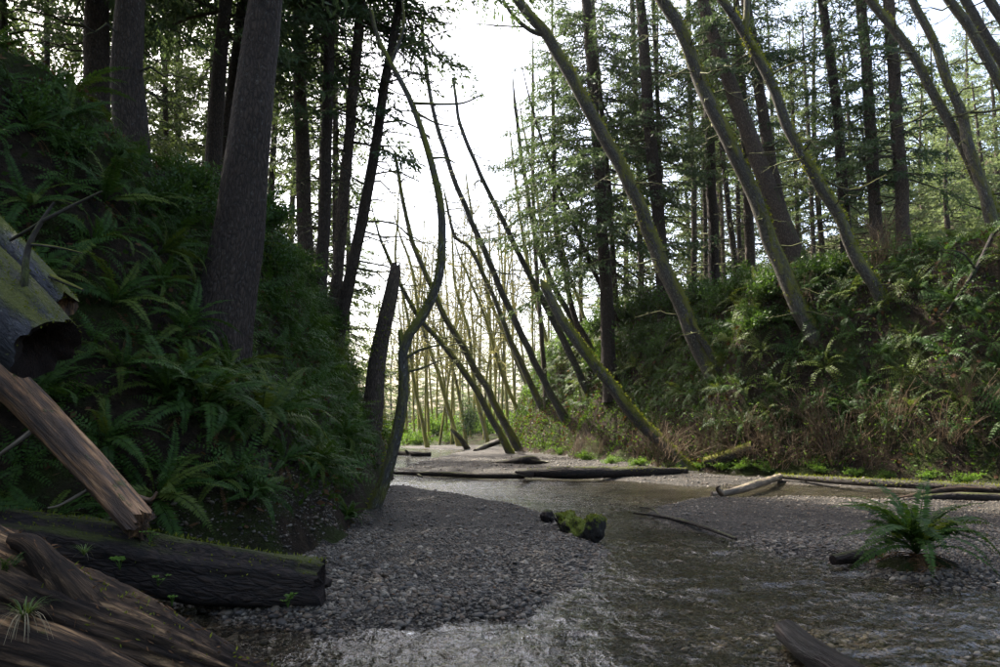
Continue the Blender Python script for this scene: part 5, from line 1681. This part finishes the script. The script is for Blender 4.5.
root = tag(empty('mossy_stump', tuple(c2)), 'lumpy mossy chunk of rotten log at the tip of the gravel bar', 'log')
yw = math.atan2(c2[1] - c1[1], c2[0] - c1[0])
for nm, c, rad, amp, sd, mt in (('rotten_body', c1 * .30 + c2 * .70 + np.array([0, 0, .02]), (.36, .17, .16), .75, 5, 'moss_lump'), ('mossy_knob', c1 * .55 + c2 * .45 + np.array([0, -.02, .09]), (.22, .14, .12), .7, 8, 'moss_lump'),
                                ('mossy_knob', c2 + np.array([-.01, -.03, .11]), (.14, .13, .17), .7, 12, 'moss_lump'), ('broken_end', c1 + np.array([.0, .12, .04]), (.17, .10, .10), .7, 15, 'log'), ('broken_end', c1 * .7 + c2 * .3 + np.array([.05, .22, .03]), (.30, .06, .06), .6, 18, 'log')):
    v, t = lump(c, rad, yw, amp, sd)
    link(nm, MB().add(v, None, t, co=(v - c) * 1.0).mesh(nm, M[mt], origin=c2), root)
    if nm != 'broken_end' and mt == 'moss_lump':
        r_ = np.random.default_rng(sd)
        k = r_.integers(0, len(v), 1100)
        n_ = (v[k] - c) / np.array(rad); n_ /= np.linalg.norm(n_, axis=1)[:, None]
        ok = n_[:, 2] + .7 * vnoise(v[k], 9, sd) > .15
        dd = n_[ok] + r_.normal(0, .5, (ok.sum(), 3)); dd /= np.linalg.norm(dd, axis=1)[:, None]
        mb = MB(); rhombs(mb, v[k][ok], dd, r_.uniform(.012, .035, ok.sum()), .012)
        link('moss', mb.mesh('moss', M['moss'], smooth=False, origin=c2), root)
# 7 wet log bottom right
a, b = G(786, 634, .08), G(900, 715, .08)
log('wet_log', 'short wet dark log lying in the shallow water at the bottom right', [a + np.array([0, 0, .02]), a * .6 + b * .4, b + np.array([.1, -.2, 0])], [.080, .092, .10], 'wetlog', n=40, sides=28, rough=.13, ridge=.05, jag=.04, seed=22, capmat='pale')
# 8 thin stick
log('thin_stick', 'long thin wet stick lying from the stream onto the right gravel bar', [G(634, 513, .05), G(665, 517, .06), G(700, 526, .08), G(736, 539, .06)], [.018, .028, .030, .02], 'log', n=16, sides=8, seed=23, limbs=[([G(660, 516, .06), G(652, 509, .10), G(640, 507, .10)], [.02, .015, .01]), ([G(690, 523, .08), G(672, 519, .1)], [.014, .01])])
# 9 long log across the stream
log('stream_log', 'long dark log with root end lying across the stream at mid distance', [G(520, 474, .12), G(545, 473, .18), G(590, 473, .20), G(640, 472, .18), G(686, 471, .14)], [.11, .18, .16, .145, .10], 'log', n=36, sides=16, rough=.2, seed=25, moss=300, msize=.06, mossup=-.2,
    limbs=[([G(530, 474, .15), G(520, 473, .28), G(516, 472, .34)], [.12, .08, .03])])
log('thin_stream_log', 'thin black pole continuing the long stream log to the left', [G(392, 473, .06), G(430, 474, .08), G(480, 475.5, .10), G(524, 476, .12)], [.05, .075, .095, .09], 'log', n=24, sides=10, rough=.1, seed=26, limbs=[([G(418, 475, .1), G(422, 477, .05)], [.05, .03])])
log('dark_driftwood', 'low dark driftwood on the far gravel bar behind the stream log', [G(482, 464, .05), G(505, 462, .15), G(527, 460, .28), G(542, 463, .05)], [.05, .12, .20, .06], 'log', n=18, sides=12, rough=.2, seed=27, limbs=[([G(530, 461, .25), G(548, 463, .12), G(556, 465, .02)], [.08, .06, .03])])
log('pale_driftwood', 'pale knotty driftwood lying on the right bar by the dark pool', [G(712, 495, .06), G(735, 491, .12), G(758, 484, .16), G(780, 477, .14)], [.07, .095, .095, .09], 'pale', n=22, sides=12, rough=.25, ridge=.1, seed=28, limbs=[([G(722, 494, .1), G(717, 488, .28), G(720, 486, .33)], [.07, .05, .02]), ([G(742, 490, .1), G(728, 487, .2)], [.05, .03])])
log('grey_driftwood', 'long grey branch behind the lone fern at the right edge', [G(896, 499, .05), G(925, 494, .12), G(960, 489, .20), G(1020, 493, .12)], [.04, .065, .065, .06], 'drift', n=22, sides=10, rough=.2, seed=29)
log('grey_driftwood', 'lower dark branch behind the lone fern at the right edge', [G(905, 501, .06), G(945, 497, .10), G(1030, 499, .08)], [.05, .09, .09], 'log', n=20, sides=10, rough=.2, seed=30)
log('short_log', 'stubby dark piece of log beside the lone fern', [G(833, 560, .09), G(850, 557, .10), G(876, 554, .10)], [.05, .07, .065], 'log', n=14, sides=14, rough=.14, seed=31)
log('mossy_bank_log', 'green mossy log lying at the right bank foot by the canes', [hit(706, 466) + np.array([0, 0, .15]), hit(730, 461) + np.array([0, 0, .2]), hit(754, 455) + np.array([0, 0, .3])], [.16, .2, .18], 'alder', n=16, sides=12, seed=32, moss=500, msize=.07)
log('mossy_bank_log', 'long low mossy log along the water edge at the right', [G(775, 476, .15), G(860, 482, .18), G(940, 486, .2), G(1030, 491, .2)], [.06, .09, .10, .09], 'log', n=30, sides=12, seed=33, moss=900, msize=.06)
log('far_log', 'thin dark log lying in the far water beside the crooked alder', [G(398, 453, .08), G(415, 454, .1), G(431, 454.5, .08)], [.12, .16, .14], 'log', n=10, sides=8, seed=34, limbs=[([G(408, 454, .2), G(406, 451, .6)], [.1, .05])])
log('leaning_stub', 'short mossy stub leaning out of the far stream', [G(468, 450, -.1), P(461, 439, 58), P(452, 429, 58)], [.26, .22, .16], 'alder', n=10, sides=8, seed=35)
log('far_driftwood', 'dark driftwood prop at the tip of the right bank far away', [G(475, 451, .1), P(486, 446, 57), P(500, 441, 57)], [.14, .2, .22], 'log', n=10, sides=8, seed=36)
pa = hit(944, 318); pb = hit(988, 246)
log('fallen_branch', 'bleached grey branch lying down the upper right bank', [pa + np.array([0, -.2, .12]), (pa + pb) / 2 + np.array([0, -.5, .25]), pb + np.array([0, -.3, .3])], [.04, .075, .06], 'log', n=18, sides=10, rough=.2, seed=37, limbs=[([(pa + pb) / 2 + np.array([0, -.5, .3]), (pa + pb) / 2 + np.array([-.6, -.9, .7]), (pa + pb) / 2 + np.array([-1.3, -1.0, .8])], [.04, .025, .012], 'twig'), ([pb + np.array([0, -.3, .3]), pb + np.array([.4, -.8, .9]), pb + np.array([.3, -.9, 1.6])], [.05, .03, .015], 'twig')])


# ------------------------------------------------------------------ small plants and grass in the foreground
def sprig(px, py, Y, s, lab, n=7):
    p = P(px, py, Y)
    r_ = np.random.default_rng(int(px))
    root = tag(empty('leafy_sprig', tuple(p)), lab, 'plant')
    st, fo = MB(), MB()
    for i in range(n):
        e = np.array([r_.normal(0, .5), r_.normal(0, .4), r_.uniform(.4, 1.1)]) * s
        tube(st, np.array([(0, 0, -.03), e * .5 + r_.normal(0, .1 * s, 3), e]), [.003, .002], n=4, sides=3)
        az = r_.uniform(0, 6.28)
        for k in range(3):
            d = np.array([math.cos(az + k * 2.1), math.sin(az + k * 2.1), .15]); d /= np.linalg.norm(d)
            rhombs(fo, [e], [d], s * .55, s * .42, normal=np.array([[r_.normal(0, .2), -.35, 1.0]]), fold=.1, midf=.55)
    link('stems', st.mesh('stems', M['leaf_light']), root)
    link('leaves', fo.mesh('leaves', M['leaf_light'], smooth=False), root)


sprig(120, 566, 6.15, .085, 'clover-like sprig on the front of the dark horizontal log')
sprig(158, 582, 6.15, .06, 'tiny green sprig right of the larger sprig on the dark log', 4)
sprig(172, 602, 6.1, .05, 'tiny green sprig in the hollow below the dark log', 4)
sprig(150, 538, 6.2, .05, 'small sprig under the end of the bare orange log', 4)
sprig(288, 604, 6.15, .07, 'bright green sprig at the gravel end of the dark log', 6)
sprig(88, 585, 4.9, .045, 'flat little plant on top of the driftwood root', 4)
sprig(180, 462, 6.9, .06, 'upright shoot behind the end of the bare orange log', 3)


def grass(px, py, Y, s, lab, n, dry, seed):
    p = P(px, py, Y)
    r_ = np.random.default_rng(seed)
    root = tag(empty('grass_tuft', tuple(p)), lab, 'grass')
    for nm, cnt, mt in (('blades', n, 'grass'), ('dry_blades', dry, 'grass_dry')):
        if not cnt: continue
        mb = MB()
        for i in range(cnt):
            az = r_.uniform(0, 6.28)
            L = s * r_.uniform(.6, 1.2)
            h = np.array([math.cos(az), math.sin(az), 0]) * L * r_.uniform(.3, .8)
            t = np.linspace(0, 1, 6)[:, None]
            dr_ = 1.4 if nm == 'dry_blades' else .7
            c = h * t + np.array([0, 0, 1.0]) * L * (1.1 * t - dr_ * t * t)
            sd = np.array([-math.sin(az), math.cos(az), 0]) * .0045 * (1 - .85 * t)
            V = np.vstack([c + sd, c - sd])
            mb.add(V, [(k_, k_ + 1, k_ + 7, k_ + 6) for k_ in range(5)])
        link(nm, mb.mesh(nm, M[mt]), root)


grass(24, 622, 4.15, .24, 'drooping half-dry grass tuft in the bottom left corner', 40, 46, 1)
grass(84, 556, 6.0, .16, 'small green grass tuft on the mossy side of the dark log', 34, 4, 2)
pf = P(2, 590, 4.3)
build_fern(tuple(pf), .34, 99, 'small bright fern at the left edge by the driftwood root', 8, 0, None, None, .6, 0)
settle_labels()

# ------------------------------------------------------------------ thin haze volume, added for a washed glow between the trees
mh, hn, hl = new_mat('haze_air')
ho = hn.new("ShaderNodeOutputMaterial")
hv = hn.new("ShaderNodeVolumePrincipled")
hv.inputs['Color'].default_value = (0.95, 0.96, 1.0, 1)
hv.inputs['Density'].default_value = 0.00010
hv.inputs['Anisotropy'].default_value = 0.5
hl.new(hv.outputs[0], ho.inputs['Volume'])
x0, x1, y0, y1, z0, z1 = -402, 402, -62, 503, -2.0, float(max(TV[:, 2].max(), 45) + 8)
V = [(x0, y0, z0), (x1, y0, z0), (x1, y1, z0), (x0, y1, z0), (x0, y0, z1), (x1, y0, z1), (x1, y1, z1), (x0, y1, z1)]
hz = link('haze', MB().add(V, [(3, 2, 1, 0), (4, 5, 6, 7), (0, 1, 5, 4), (1, 2, 6, 5), (2, 3, 7, 6), (3, 0, 4, 7)]).mesh('haze', mh, smooth=False))
tag(hz, 'thin haze added for the pale glow between the trees', kind='stuff')
